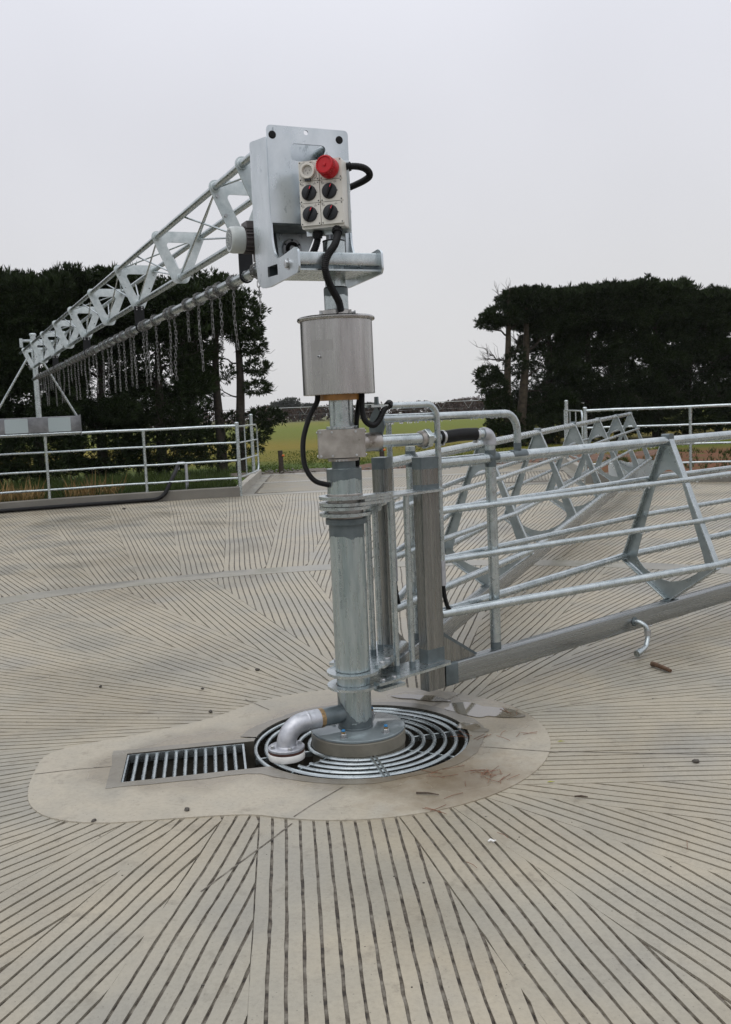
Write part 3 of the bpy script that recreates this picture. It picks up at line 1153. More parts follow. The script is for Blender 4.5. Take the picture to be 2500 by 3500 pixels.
# ------------------------------------------------------------------ vegetation
def leaf_mat(name, c0, c1, sat_noise=0.35):
    m, nd, lk, b = new_mat(name)
    geo = N(nd, 'ShaderNodeNewGeometry')
    n1 = N(nd, 'ShaderNodeTexNoise', Scale=sat_noise, Detail=3.0)
    lk.new(geo.outputs['Position'], n1.inputs['Vector'])
    rp = ramp(nd, [(0.0, c0), (1.0, c1)])
    ad = N(nd, 'ShaderNodeMath', operation='MULTIPLY_ADD')
    lk.new(geo.outputs['Random Per Island'], ad.inputs[0])
    ad.inputs[1].default_value = 0.55
    lk.new(n1.outputs['Fac'], ad.inputs[2])
    sb = N(nd, 'ShaderNodeMath', operation='SUBTRACT')
    lk.new(ad.outputs[0], sb.inputs[0])
    sb.inputs[1].default_value = 0.28
    lk.new(sb.outputs[0], rp.inputs[0])
    lk.new(rp.outputs[0], b.inputs['Base Color'])
    b.inputs['Roughness'].default_value = 0.7
    b.inputs['Specular IOR Level'].default_value = 0.2
    return m


PINE = leaf_mat('pine_needles_green', (0.004, 0.008, 0.002), (0.025, 0.043, 0.010))
FARLEAF = leaf_mat('haze_toned_foliage', (0.030, 0.036, 0.028), (0.055, 0.062, 0.042))  # paler leaves, part of the distance haze is put into the colour
BROWNLEAF = leaf_mat('autumn_hedge', (0.045, 0.026, 0.018), (0.085, 0.055, 0.036), 0.05)
GRASSM = leaf_mat('shade_toned_grass', (0.018, 0.034, 0.006), (0.052, 0.072, 0.014), 0.6)  # green darkened to carry the deep shade beside the hedge
FIELDG = leaf_mat('field_grass_blades', (0.038, 0.068, 0.008), (0.085, 0.105, 0.012), 0.15)
TANM = leaf_mat('dry_stalks', (0.14, 0.085, 0.030), (0.30, 0.20, 0.085), 0.6)
BARK = plain('pine_bark', (0.050, 0.039, 0.025), 0.85, var=0.5, scale=9, bump=0.8, dist=0.02)
BARKD = plain('dark_bark', (0.030, 0.024, 0.017), 0.9, var=0.5, scale=9, bump=0.8, dist=0.02)


def tufts(C, D, length, width, nb, g):
    """needle tufts: nb thin blades fanning out of each centre C along D"""
    n = len(C)
    C = np.repeat(C, nb, 0)
    D = np.repeat(D, nb, 0)
    L = np.repeat(length, nb)[:, None] * g.uniform(.7, 1.2, (n * nb, 1))
    d = D + g.normal(0, .62, (n * nb, 3))
    d /= np.linalg.norm(d, axis=1)[:, None] + 1e-9
    s_ = np.cross(d, g.normal(0, 1, (n * nb, 3)))
    s_ /= np.linalg.norm(s_, axis=1)[:, None] + 1e-9
    w = np.repeat(width, nb)[:, None]
    mid = C + d * L * .55
    V = np.stack([C, mid + s_ * w, C + d * L, mid - s_ * w], 1).reshape(-1, 3)
    F = np.arange(len(V)).reshape(-1, 4)
    return V, F


def crown_mesh(name, blobs, mat, g, length=.24, width=.030, nb=5):
    """blobs: (cx, cy, cz, rx, ry, rz, count, boxiness) of tufts, denser near the outside"""
    Cs, Ds = [], []
    for (cx, cy, cz, rx, ry, rz, cnt, box) in blobs:
        d = g.normal(0, 1, (cnt, 3))
        d /= np.linalg.norm(d, axis=1)[:, None]
        if box:
            e = np.abs(d).max(1)[:, None]
            d = d * (1 - box) + d / e * box
        rad = g.uniform(.25, 1.0, (cnt, 1)) ** .38
        # lumpy outline
        lump = 1 + .13 * np.sin(d[:, :1] * 7 + cx * 3) * np.cos(d[:, 1:2] * 6 + cz) + .10 * np.sin(d[:, 2:3] * 9 + cy)
        p = d * rad * lump
        Cs.append(np.array([cx, cy, cz]) + p * np.array([rx, ry, rz]))
        up = np.array([0, 0, .55])
        Ds.append(d + up)
    C, D = np.concatenate(Cs), np.concatenate(Ds)
    V, F = tufts(C, D, np.full(len(C), length) * g.uniform(.7, 1.3, len(C)), np.full(len(C), width), nb, g)
    return arrays(name, V, F, mat)


def limbs(mb, p0, p1, r0, g, twigs=8, droop=.0, sub=.9):
    """a branch with forking twigs"""
    p0, p1 = Vector(p0), Vector(p1)
    n = 6
    pts = []
    for i in range(n + 1):
        t = i / n
        p = p0.lerp(p1, t)
        j = .07 * (p1 - p0).length * (t > 0)
        pts.append(p + Vector((g.uniform(-j, j), g.uniform(-j, j), g.uniform(-j, j) - droop * t * t)))
    mb.tube(pts, [max(.006, r0 * (1 - .85 * i / n)) for i in range(n + 1)], 5)
    for k in range(twigs):
        t = g.uniform(.25, 1)
        i = min(n - 1, int(t * n))
        p = pts[i].lerp(pts[i + 1], t * n - i)
        d = (p1 - p0).normalized() + Vector((g.uniform(-1, 1), g.uniform(-1, 1), g.uniform(-.5, 1)))
        L = g.uniform(.25, sub) * (1.2 - .6 * t)
        q = p + d.normalized() * L
        q2 = q + (d.normalized() + Vector((g.uniform(-.7, .7), g.uniform(-.7, .7), g.uniform(-.3, .7)))).normalized() * L * .6
        mb.tube([p, p.lerp(q, .5) + Vector((0, 0, g.uniform(-.04, .04))), q, q2], [.011, .008, .006, .003], 4)


def hedge_tree_variant(seed, h, dense):
    g = np.random.default_rng(seed)
    r_ = random.Random(seed)
    lo = .55
    blobs = [(0, 0, h - .85, 1.45, 1.5, .80, 2700, .45), (0, 0, h * .55, 1.30, 1.4, h * .30, 1500 if dense else 1100, .35),
             (0, 0, 1.05, 1.25, 1.35, 1.0, 1500, .3)]
    for k in range(9):
        a, z = r_.uniform(0, 6.28), r_.uniform(1.2, h - .9)
        blobs.append((1.0 * math.cos(a), 1.1 * math.sin(a), z, .58, .58, .36, 360, 0))
    for k in range(20):
        blobs.append((r_.uniform(-1.35, 1.35), r_.uniform(-1.35, 1.35), h - .28 + r_.uniform(-.18, .16), r_.uniform(.22, .38), r_.uniform(.22, .38), r_.uniform(.16, .30), 95, 0))
    crown = crown_mesh('crown', blobs, PINE, g, .155, .0145, 10)
    # clipped top with upright leaders
    C = np.stack([g.uniform(-1.45, 1.45, 210), g.uniform(-1.4, 1.4, 210), np.full(210, h - .16) + g.uniform(-.25, .08, 210)], 1)
    V, F = tufts(C, np.tile(np.array([[0, 0, 1.5]]), (210, 1)), g.uniform(.14, .36, 210), np.full(210, .022), 14, g)
    sh = arrays('top_shoots', V, F, PINE)
    tb = MB()
    lean = (r_.uniform(-.2, .2), r_.uniform(-.2, .2))
    tb.tube([(0, 0, -.1), (lean[0] * .2, lean[1] * .2, h * .3), (lean[0], lean[1], h * .62), (lean[0] * 1.5, lean[1] * 1.3, h * .92)], [.17, .13, .10, .03], 9)
    for k in range(13):
        a, z = r_.uniform(0, 6.28), r_.uniform(1.0, h - 1.2)
        L = r_.uniform(.9, 1.6)
        limbs(tb, (lean[0] * z / h, lean[1] * z / h, z), (L * math.cos(a), L * math.sin(a), z + r_.uniform(.1, .7)), .04, r_, 5)
    return crown, sh, tb.mesh('trunk', BARKD)


VARS = {}
for hh, tag_ in ((5.75, 'L'), (6.25, 'R')):
    VARS[tag_] = [hedge_tree_variant(100 + i + (50 if tag_ == 'R' else 0), hh, True) for i in range(3)]


def hedge_tree(side, i, x, y, rot, sc, label, group):
    t = thing('pine_tree', label, 'tree', (x, y, 0), rot, group)
    t.scale = sc
    c, s_, tr = VARS[side][i % 3]
    obj('trunk', tr, None, t)
    cr = obj('crown', c, None, t)
    obj('top_shoots', s_, None, cr)
    return t


ORD = ['first', 'second', 'third', 'fourth', 'fifth', 'sixth', 'seventh', 'eighth', 'ninth', 'tenth', 'eleventh', 'twelfth', 'thirteenth', 'fourteenth', 'fifteenth', 'sixteenth', 'seventeenth', 'eighteenth', 'nineteenth', 'twentieth']
for k in range(8):
    s_ = k * 1.72
    x, y = -5.75 - s_ * .85, 23.75 - s_ * .53
    hedge_tree('L', k, x + rng.uniform(-.2, .2), y + rng.uniform(-.3, .3), rng.uniform(0, 6.28), (1, 1, rng.uniform(.925, .995)),
               '%s dark clipped pine left of the two trunks in the left belt' % ORD[k], 'pines in the left shelter belt')
for k in range(9):
    s_ = k * 1.75
    x, y = 7.75 + s_ * .91, 34.4 + s_ * .40
    hedge_tree('R', k, x + rng.uniform(-.2, .2), y + rng.uniform(-.3, .3), rng.uniform(0, 6.28), (1.05, 1.05, rng.uniform(.94, 1.005)),
               '%s dark clipped pine right of the two pale trunks in the right belt' % ORD[k], 'pines in the right shelter belt')


def gap_tree(loc, label, trunks, blobs, branches, barks, seed):
    """an end tree of the belt, open on the gap side"""
    g = np.random.default_rng(seed)
    r_ = random.Random(seed)
    t = thing('pine_tree', label, 'tree', loc)
    for pts, r0 in trunks:
        tb = MB()
        P = smooth_path(pts, 5)
        tb.tube(P, [r0 * (1 - .75 * i / (len(P) - 1)) for i in range(len(P))], 10)
        obj('trunk', tb, barks, t)
    bb = MB()
    for p0, p1, r0, tw in branches:
        limbs(bb, p0, p1, r0, r_, tw, .05, .48)
    obj('branch', bb, BARKD, t)
    obj('crown', crown_mesh('crown', blobs, PINE, g, .15, .014, 10), None, t)
    return t


# left belt, two dark trunks at the gap
gap_tree((-3.55, 24.6, 0), 'open pine with twiggy side at the right end of the left belt',
         [([(-.05, 0, -.1), (-.02, 0, 1.2), (.06, 0, 2.8), (.03, 0, 4.4), (-.1, 0, 5.5)], .18)],
         [(-.75, 0, 4.85, .95, 1.1, .75, 1300, .3), (.1, 0, 4.55, .75, .8, .75, 800, .2), (.45, 0, 3.75, .45, .6, .35, 220, 0), (.60, 0, 3.05, .38, .5, .22, 110, 0), (.55, 0, 2.45, .40, .5, .22, 120, 0),
          (.75, .1, 1.55, .55, .5, .26, 190, 0), (.55, 0, 1.1, .42, .45, .25, 110, 0), (.25, -.2, .75, .40, .45, .3, 90, 0), (-.4, 0, 2.9, .35, .5, .3, 70, 0), (-.35, 0, 1.3, .35, .5, .4, 90, 0)],
         [((.03, 0, 4.2), (.75, 0, 4.4), .03, 7), ((.05, 0, 3.5), (.85, .1, 3.6), .03, 8), ((.05, 0, 2.9), (.9, 0, 3.0), .03, 8), ((.03, 0, 2.3), (.95, .1, 2.35), .028, 9), ((0, 0, 1.7), (1.15, 0, 1.6), .026, 9),
          ((0, 0, 1.3), (.9, -.2, 1.1), .022, 7), ((0, 0, 3.2), (-.8, 0, 3.5), .03, 7), ((0, 0, 2.2), (-.8, 0, 2.5), .03, 7)], BARKD, 5)
gap_tree((-4.15, 24.4, 0), 'pine with straight dark trunk just left of the open end pine',
         [([(0, 0, -.1), (0, 0, 1.2), (-.04, 0, 2.8), (.05, 0, 4.4), (0, 0, 5.5)], .17)],
         [(-.45, 0, 4.9, 1.25, 1.3, .85, 1900, .4), (-.7, 0, 3.6, .85, 1.0, .55, 420, .2), (-.8, .3, 2.2, .7, .8, .5, 260, 0), (-.9, .2, 1.1, .8, .9, .6, 420, 0), (-.1, 0, .55, .7, .6, .4, 200, 0)],
         [((0, 0, 3.8), (-.9, .2, 4.2), .035, 8), ((0, 0, 3.1), (-.9, -.2, 3.3), .03, 8), ((0, 0, 2.4), (-.9, 0, 2.7), .03, 8), ((0, 0, 1.8), (-.8, .3, 1.9), .03, 8)], BARKD, 6)
# right belt, two paler trunks at the gap
gap_tree((5.75, 32.6, 0), 'pine with pale trunk and bare side twigs beginning the right belt',
         [([(-.08, 0, -.1), (-.05, 0, 1.2), (-.02, 0, 2.6), (.05, 0, 4.0), (.1, 0, 5.2), (.2, 0, 6.0)], .20)],
         [(-.05, 0, 4.95, .85, .9, .36, 620, .1), (-.6, 0, 4.75, .55, .6, .28, 300, 0), (-.75, 0, 2.75, .5, .55, .30, 260, 0), (-.55, 0, 2.35, .6, .6, .36, 380, 0), (-.4, 0, 1.75, .5, .6, .4, 380, 0), (-.25, 0, 1.05, .6, .7, .6, 640, .1), (-.3, 0, .35, .9, .8, .5, 600, .1),
          (.35, 0, 5.55, .7, .7, .35, 420, .1), (.3, 0, 3.2, .5, .6, .5, 150, 0)],
         [((.05, 0, 4.2), (-.95, 0, 4.75), .045, 8), ((.03, 0, 3.1), (-1.05, 0, 3.85), .045, 14), ((.02, 0, 3.3), (-.95, .1, 3.45), .035, 14), ((0, 0, 2.9), (-.8, 0, 3.15), .03, 12), ((0, 0, 2.4), (-.8, 0, 2.7), .03, 8), ((0, 0, 1.7), (-.6, 0, 1.9), .03, 7),
          ((.15, 0, 5.3), (-.35, 0, 5.95), .025, 7), ((.18, 0, 5.4), (.1, 0, 6.1), .025, 6), ((.1, 0, 4.4), (.8, 0, 5.0), .05, 8), ((.05, 0, 3.4), (.6, 0, 4.0), .04, 9)], BARK, 8)
gap_tree((6.45, 33.0, 0), 'pine with thick leaning trunk second from the gap in the right belt',
         [([(-.25, 0, -.1), (-.15, 0, 1.2), (.0, 0, 2.6), (.1, 0, 3.8), (.12, 0, 5.0), (.1, 0, 5.9)], .23)],
         [(.3, 0, 5.45, .95, 1.0, .55, 1000, .2), (.75, 0, 4.5, .5, .8, .4, 190, .2), (.75, .2, 3.0, .5, .7, .6, 190, .2), (.8, .2, 1.5, .6, .8, .8, 330, .2), (.2, 0, .6, .7, .7, .5, 300, .1)],
         [((.1, 0, 3.6), (1.1, .2, 4.5), .06, 9), ((.1, 0, 3.3), (-.5, 0, 4.3), .05, 9), ((.05, 0, 2.6), (1.0, 0, 3.2), .05, 12), ((0, 0, 2.0), (.9, .1, 2.3), .04, 12), ((0, 0, 1.5), (.8, 0, 1.7), .03, 9)], BARK, 9)

# verge grass behind the left nib wall, dry stalks, field grass beyond the lane
def blades(name, pts, hmin, hmax, w, mat, g, lean=.35, nb=4):
    C = np.array(pts)
    n = len(C)
    D = np.concatenate([g.normal(0, lean, (n, 2)), np.ones((n, 1))], 1)
    V, F = tufts(C, D * 2.2, g.uniform(hmin, hmax, n), np.full(n, w), nb, g)
    o = obj(name, arrays(name, V, F, mat), None, kind='stuff')
    return o


g = np.random.default_rng(3)
pts = []
for _ in range(9000):
    a, r = g.uniform(99.5, 135), 15.4 + g.uniform(0, 1) ** 1.4 * 7.5
    p = polar(r, a, 0.02)
    pts.append(tuple(p))
blades('verge_grass', pts, .10, .32, .006, GRASSM, g, .35, 6)
pts = []
for _ in range(6000):
    a, r = g.uniform(30, 72.5), 15.4 + g.uniform(0, 1) ** 1.2 * 12
    p = polar(r, a, 0.02)
    if p.x > lane_r(p.y) + .3:
        n_ = math.sin(p.x * 1.1 + 2) * math.cos(p.y * .9)
        if n_ > (.35 if p.length < 18.8 else -.2):
            pts.append((p.x, p.y, ground_z(p.x, p.y)))
blades('bank_grass', pts, .05, .20, .006, GRASSM, g, .35, 6)
pts = []
for _ in range(380):
    a = g.choice([g.uniform(113.5, 119), g.uniform(117, 131), g.uniform(108, 112)], p=[.4, .4, .2])
    pts.append(tuple(polar(g.uniform(15.45, 16.3), a, .03)))
blades('dry_stalks', pts, .22, .62, .012, TANM, g, .2, 3)
pts = []
for _ in range(9000):
    y = 22.9 + g.uniform(0, 1) ** 1.5 * 15
    x = g.uniform(-.16, .20) * (y + 5)
    pts.append((x, y, -.04))
blades('pasture_grass', pts, .03, .09, .006, FIELDG, g, .5, 5)

# gravel and stones where the concrete ends
GRAV = plain('gravel', (0.12, 0.10, 0.08), 0.8, var=0.35, scale=40, bump=0.6, dist=0.02)
REDSOIL = plain('red_soil', (0.115, 0.060, 0.036), 0.9, var=0.5, scale=5, bump=0.8, dist=0.03)
STONE = plain('stone', (0.125, 0.115, 0.10), 0.7, var=0.3, scale=12, bump=0.4)
STONED = plain('dark_stone', (0.062, 0.054, 0.044), 0.65, var=0.3, scale=30, bump=0.4)


def bank(name, x0, x1, y0, y1, h, mat, seed):
    g = np.random.default_rng(seed)
    nx, ny = 60, 10
    vs, fs = [], []
    for j in range(ny + 1):
        for i in range(nx + 1):
            x, y = x0 + (x1 - x0) * i / nx, y0 + (y1 - y0) * j / ny
            e = math.sin(math.pi * j / ny) ** .7
            vs.append((x, y + .15 * math.sin(x * 3), -.045 + e * h * (0.6 + .4 * math.sin(x * 2.3 + 1) * math.sin(x * .9)) + e * g.uniform(-.02, .02)))
    for j in range(ny):
        for i in range(nx):
            a = j * (nx + 1) + i
            fs.append((a, a + 1, a + nx + 2, a + nx + 1))
    mb = MB()
    mb.add(vs, fs)
    return obj(name, mb, mat, smooth=True, angle=80, kind='structure')


bank('gravel_verge', -6, -.3, 21.75, 23.4, .10, GRAV, 1)
bank('soil_verge', -.6, 8.5, 21.8, 24.2, .20, REDSOIL, 2)
gs = MB()
for _ in range(420):
    x, y = rng.uniform(-3.0, 6.0), 21.8 + rng.random() ** 1.4 * 1.5
    r = rng.uniform(.012, .045)
    gs.sphere((x, y, .03 + r * .3), r, 6, 4, (1, rng.uniform(.7, 1.2), rng.uniform(.5, .8)))
obj('loose_stones', gs, STONE, kind='stuff')

# ------------------------------------------------------------------ far side of the paddock
def far_tree(x, y, w, h, z0, label, seed, mat=FARLEAF):
    g = np.random.default_rng(seed)
    t = thing('far_tree', label, 'tree', (x, y, z0), 0, 'trees on the far side of the paddock')
    bl = [(g.uniform(-.35, .35) * w, 0, h * g.uniform(.45, .82), w * g.uniform(.22, .36), w * .3, h * g.uniform(.16, .26), 330, .1) for _ in range(7)]
    bl.append((0, 0, h * .55, w * .42, w * .3, h * .34, 900, .2))
    obj('crown', crown_mesh('crown', bl, mat, g, h * .07, h * .012, 4), None, t)
    tb = MB()
    tb.tube([(0, 0, -.5), (0, 0, h * .6)], h * .02, 6)
    obj('trunk', tb, BARKD, t)
    return t


FT = [(-20.5, 250, 9.0, 8.6, 'broad rounded tree, biggest one beyond the paddock left of the column'),
      (-16.0, 262, 6.5, 7.6, 'rounded tree beside the biggest far tree, left of the column'),
      (-25.5, 268, 7.0, 7.4, 'rounded far tree next to the end of the left belt'),
      (-10.0, 225, 3.6, 5.2, 'small pointed conifer seen left of the column pipe'),
      (-5.2, 245, 6.0, 6.6, 'low far tree seen just behind the column pipe'),
      (3.2, 255, 5.0, 6.3, 'far tree seen over the bent handrail left of the middle'),
      (16.2, 300, 6.0, 6.6, 'small dark far tree above the bent handrail'),
      (34.0, 310, 13.0, 8.6, 'wide bare brown tree in the far row by the house'),
      (45.0, 320, 12.0, 9.4, 'bare brown tree in the far row beside the right belt'),
      (27.5, 330, 8.0, 7.2, 'bare brown tree left of the far house')]
for i, (x, y, w, h, lab) in enumerate(FT):
    far_tree(x, y, w, h * .77, ground_z(x, y), lab, 300 + i, BROWNLEAF if i >= 7 else FARLEAF)
g = np.random.default_rng(77)
bl = []
for x in np.arange(-62, 75, 2.6):
    bl.append((x, 196 + g.uniform(-2, 2), .75 + g.uniform(-.1, .35), 2.2, 1.3, 1.65 + g.uniform(-.2, .3), 170, .3))
obj('far_hedge', crown_mesh('far_hedge', bl, BROWNLEAF, g, .5, .14, 4), None, kind='stuff')
hedge2 = obj('clipped_hedge', crown_mesh('clipped_hedge', [(51, 292, .4, 13, 1.4, 2.2, 5200, .95)], leaf_mat('green_hedge', (0.020, 0.032, 0.016), (0.040, 0.052, 0.026)), g, .4, .10, 4))
tag(hedge2, 'clipped dark green hedge behind the grey roof of the far house', 'hedge')
hs = thing('far_house', 'small far house with grey roof behind the paddock', 'house', (35.2, 325, -2.35), R(6))
ROOFM = plain('grey_roof', (0.24, 0.245, 0.25), 0.6)
WALLM = plain('pale_wall', (0.42, 0.37, 0.30), 0.8)
mb = MB()
mb.box((-3.4, -3, 0), (3.4, 3, 2.7))
hw = obj('wall', mb, WALLM, hs, smooth=False)
mb = MB()
mb.add([(-4.2, -3.8, 2.55), (4.2, -3.8, 2.55), (4.2, 3.8, 2.55), (-4.2, 3.8, 2.55), (-2.4, 0, 3.75), (2.4, 0, 3.75)], [(0, 3, 2, 1), (0, 1, 5, 4), (1, 2, 5), (2, 3, 4, 5), (3, 0, 4)])
obj('roof', mb, ROOFM, hs, smooth=False)
for wx in (-1.6, 1.2):
    mb = MB()
    mb.box((wx - .7, -3.03, 1.0), (wx + .7, -2.97, 2.1))
    obj('window', mb, BLACKP, hs, smooth=False)

ir = thing('irrigator', 'long centre pivot irrigator with hanging truss far across the paddock', 'irrigator', (-9.0, 152, 0))
IRR = plain('pale_pipe', (0.42, 0.44, 0.45), 0.5, 0.3)
mb = MB()
mb.tube([(-26, 0, 2.62), (30, 0, 2.35)], .05, 6)
obj('pipe', mb, IRR, ir)
for k in range(12):
    xk = -22 + 4.4 * k
    zt = 2.62 - .27 * (xk + 26) / 56
    mb = MB()
    mb.tube([(xk - .75, 0, zt), (xk, 0, zt - 1.15), (xk + .75, 0, zt)], .026, 5)
    obj('truss_stay', mb, IRR, ir)
mb = MB()
mb.tube([(-22, 0, 2.5 - 1.13), (26.4, 0, 2.38 - 1.13)], .014, 4)
obj('tie_rod', mb, IRR, ir)
for xk in (-25.5, 29.5):
    mb = MB()
    mb.tube([(xk - 1.2, 0, 0), (xk, 0, 2.4), (xk + 1.2, 0, 0)], .05, 5)
    obj('tower_leg', mb, IRR, ir)

FPOST = plain('dark_fence_timber', (0.035, 0.026, 0.018), 0.85, var=.4, bump=.5)
ORANGE = plain('orange_insulator', (0.60, 0.13, 0.02), 0.4, bump=0)
for (x, y, h, lab) in ((-2.23, 22.45, .72, 'dark wooden fence post with orange insulator at the paddock edge left of the column'),
                       (.62, 23.0, .74, 'dark wooden fence post at the paddock edge right of the column')):
    t = thing('field_post', lab, 'fence post', (x, y, -.1))
    mb = MB()
    mb.tube([(0, 0, 0), (.01, 0, h * .6), (0, 0, h)], [.075, .072, .068], 9)
    obj('timber', mb, FPOST, t)
    mb = MB()
    mb.cyl((.065, -.03, h * .80), (1, -.4, 0), .028, .05, 10)
    obj('insulator', mb, ORANGE, t)

# ------------------------------------------------------------------ gratings
def ring_pts(r, z=0.0, n=96, a0=0, a1=360, c=GC):
    return [(c[0] + r * math.cos(R(a0 + (a1 - a0) * i / n)), c[1] + r * math.sin(R(a0 + (a1 - a0) * i / n)), z) for i in range(n + (0 if a1 - a0 == 360 else 1))]


def shift(pts, c):
    return [(p[0] - c[0], p[1] - c[1], p[2] - (c[2] if len(c) > 2 else 0)) for p in pts]


gt = thing('round_grating', 'round galvanised grating of concentric rods round the column foot', 'grating', (GC[0], GC[1], 0))
GZ = -0.014
for i, r in enumerate((0.262, 0.316, 0.370, 0.424, 0.478, 0.530)):
    mb = MB()
    if i in (1, 2, 3):          # cut away below the outlet flange
        cut = {1: (196, 232), 2: (193, 229), 3: (196, 226)}[i]
        mb.tube(shift(ring_pts(r, GZ, 90, cut[1], cut[0] + 360), GC), .0098, 8)
    else:
        mb.tube(shift(ring_pts(r, GZ, 100), GC), .0105 if i < 5 else .0098, 8, closed=True)
    obj('ring_rod', mb, ZINC, gt)
for a in (-77, 103):
    mb = MB()
    for off in (-.011, .011):
        d = Vector((math.cos(R(a)), math.sin(R(a)), 0))
        s_ = Vector((-d.y, d.x, 0)) * off
        mb.rhs(d * .252 + s_ + Vector((0, 0, GZ - .004)), d * .540 + s_ + Vector((0, 0, GZ - .004)), .012, .036, .002)
    obj('joint_bar', mb, ZINC, gt)
for a in (-28, 15, 52, 140, 197, -132):
    d = Vector((math.cos(R(a)), math.sin(R(a)), 0))
    mb = MB()
    mb.rhs(d * .252 + Vector((0, 0, GZ - .022)), d * .540 + Vector((0, 0, GZ - .022)), .010, .028, .002)
    obj('support_bar', mb, ZINC, gt)

sg = thing('slot_grating', 'rectangular galvanised bar grating over the drain slot left of the column', 'grating', (RO.x, RO.y, 0), ax9)
W_, D_ = 0.575, 0.375
mb = MB()
mb.box((.002, -D_, -.040), (.010, -.004, .001))
mb.box((W_ - .010, -D_, -.040), (W_, -.004, .001))
mb.box((.010, -D_ - .003, -.040), (W_ - .010, -D_ + .006, .0005))
mb.box((.010, -.012, -.040), (W_ - .010, -.003, .0005))
obj('frame', mb, ZINC, sg, smooth=False)
for k in range(11):
    x = .048 + k * .0478
    mb = MB()
    mb.tube([(x, -.012, -.012), (x, -D_ + .006, -.012)], .0098, 10)
    obj('bar', mb, ZINC, sg)

# ------------------------------------------------------------------ pivot column
AX = (-.008, 0.0)
pl = thing('plinth', 'low round dark concrete plinth carrying the column foot', 'plinth', (AX[0] + .012, 0, 0))
mb = MB()
mb.lathe([(.232, -.34), (.232, -.005), (.236, 0), (.236, .058), (.230, .064)], seg=64)
obj('block', mb, PLINTH, pl)

pc = thing('pivot_column', 'grey galvanised pivot column with stainless drum in the middle of the yard', 'pivot column', (AX[0], 0, 0))
mb = MB()
mb.lathe([(.231, .0645), (.235, .067), (.235, .075), (.231, .078)], (.012, 0, 0), seg=72)
GLOSSZ = metal('wet_zinc_paint', (0.16, 0.19, 0.20), (0.24, 0.275, 0.285), 0.35, (0.07, 0.22), 5, (1, 1, 1), 0.0)
obj('base_plate', mb, GLOSSZ, pc)
for a in (-112, -42, 68, 138):
    c = Vector((.012 + .185 * math.cos(R(a)), .185 * math.sin(R(a)), .078))
    mb = MB()
    mb.lathe([(.018, 0), (.018, .003)], c, seg=16)
    mb.cyl(c + Vector((0, 0, .003)), (0, 0, 1), .0145, .016, 6, .0015)
    nut = obj('anchor_nut', mb, BOLT, pc)
    mb = MB()
    mb.cyl(c + Vector((0, 0, .019)), (0, 0, 1), .0095, .010, 12)
    st = obj('stud', mb, BRASSY, nut)
    mb = MB()
    mb.cyl(c + Vector((0, 0, .029)), (0, 0, 1), .0095, .010, 12, .002)
    obj('painted_tip', mb, BLUEP, nut)


def pipe(name, r, z0, z1, mat, seg=48, par=None, bev=.002):
    mb = MB()
    mb.lathe([(r - bev, z0), (r, z0 + bev), (r, z1 - bev), (r - bev, z1)], seg=seg)
    return obj(name, mb, mat, par or pc)


def torn_band(name, r, z0, z1, mat, seed, amp=.014, top=True):
    """painted collar with an uneven brush edge"""
    g = random.Random(seed)
    k = 90
    mb = MB()
    vs = []
    e = [amp * (math.sin(i * .21 + seed) * .5 + math.sin(i * .55 + 2 * seed) * .3 + g.uniform(-.2, .2)) for i in range(k)]
    for i in range(k):
        t = 2 * math.pi * i / k
        za, zb = (z0 + (e[i] if top is False else 0), z1 + (e[i] if top else 0))
        for z in (za, zb):
            vs.append((r * math.cos(t), r * math.sin(t), z))
    fs = [(2 * i, 2 * ((i + 1) % k), 2 * ((i + 1) % k) + 1, 2 * i + 1) for i in range(k)]
    mb.add(vs, fs)
    return obj(name, mb, mat, pc)


pipe('foot_pipe', .0835, .078, .372, SLEEVE)
torn_band('paint_band', .0843, .079, .118, DARKZ, 3, .012)
mb = MB()
mb.ring((0, 0, .078), (0, 0, 1), .083, .089, .008)
obj('weld_bead', mb, DARKZ, pc)
pipe('bearing_tube', .0865, .368, 1.105, SLEEVE)
torn_band('paint_band', .0872, 1.040, 1.104, DARKZ, 8, .014, False)
mb = MB()
mb.lathe([(.088, 1.100), (.1015, 1.102), (.1015, 1.128), (.0985, 1.130)], seg=56)
obj('collar', mb, DARKZ, pc)
pipe('neck_tube', .098 - .0105, 1.128, 1.250, BOXST)
pipe('upper_tube', .0855, 1.245, 1.372, SLEEVE)
torn_band('paint_band', .0862, 1.318, 1.371, DARKZ, 5, .010, False)
pipe('inner_tube', .0575, 1.366, 1.425, DARKZ)
mb = MB()
mb.ring((0, 0, 1.408), (0, 0, 1), .050, .0755, .014)
obj('clamp_ring', mb, BOXST, pc)
mb = MB()
mb.ring((0, 0, 1.5625), (0, 0, 1), .050, .0765, .013)
obj('clamp_ring', mb, ZINC, pc)
pipe('riser_tube', .0585, 1.556, 1.712, ZINC)
# square swivel housing
sb = MB()
pr = round_poly([(-.114, -.085), (.114, -.085), (.114, .085), (-.114, .085)], .010, 4)
sb.plate(pr, .136, lambda u, v, w: (u - .004, v, 1.426 + w))
sw = obj('swivel_housing', sb, BOXST, pc)
for x in (-.104, -.048, .066):
    for z in (1.437, 1.550):
        mb = MB()
        mb.cyl((x, -.085, z), (0, -1, 0), .0058, .006, 10, .001)
        obj('cap_screw', mb, BOLT, sw)
for z in (1.437, 1.550):
    for s_ in (-1, 1):
        mb = MB()
        mb.cyl((s_ * .114 - .004, -.055, z), (s_, 0, 0), .0058, .006, 10, .001)
        obj('cap_screw', mb, BOLT, sw)
for zz in (1.402, 1.560):
    for a in (-112, -102, -88, -78):
        mb = MB()
        mb.cyl((.0765 * math.cos(R(a)), .0765 * math.sin(R(a)), zz + .011), (math.cos(R(a)), math.sin(R(a)), 0), .0048, .010, 8)
        obj('clamp_screw', mb, BOLT, pc)

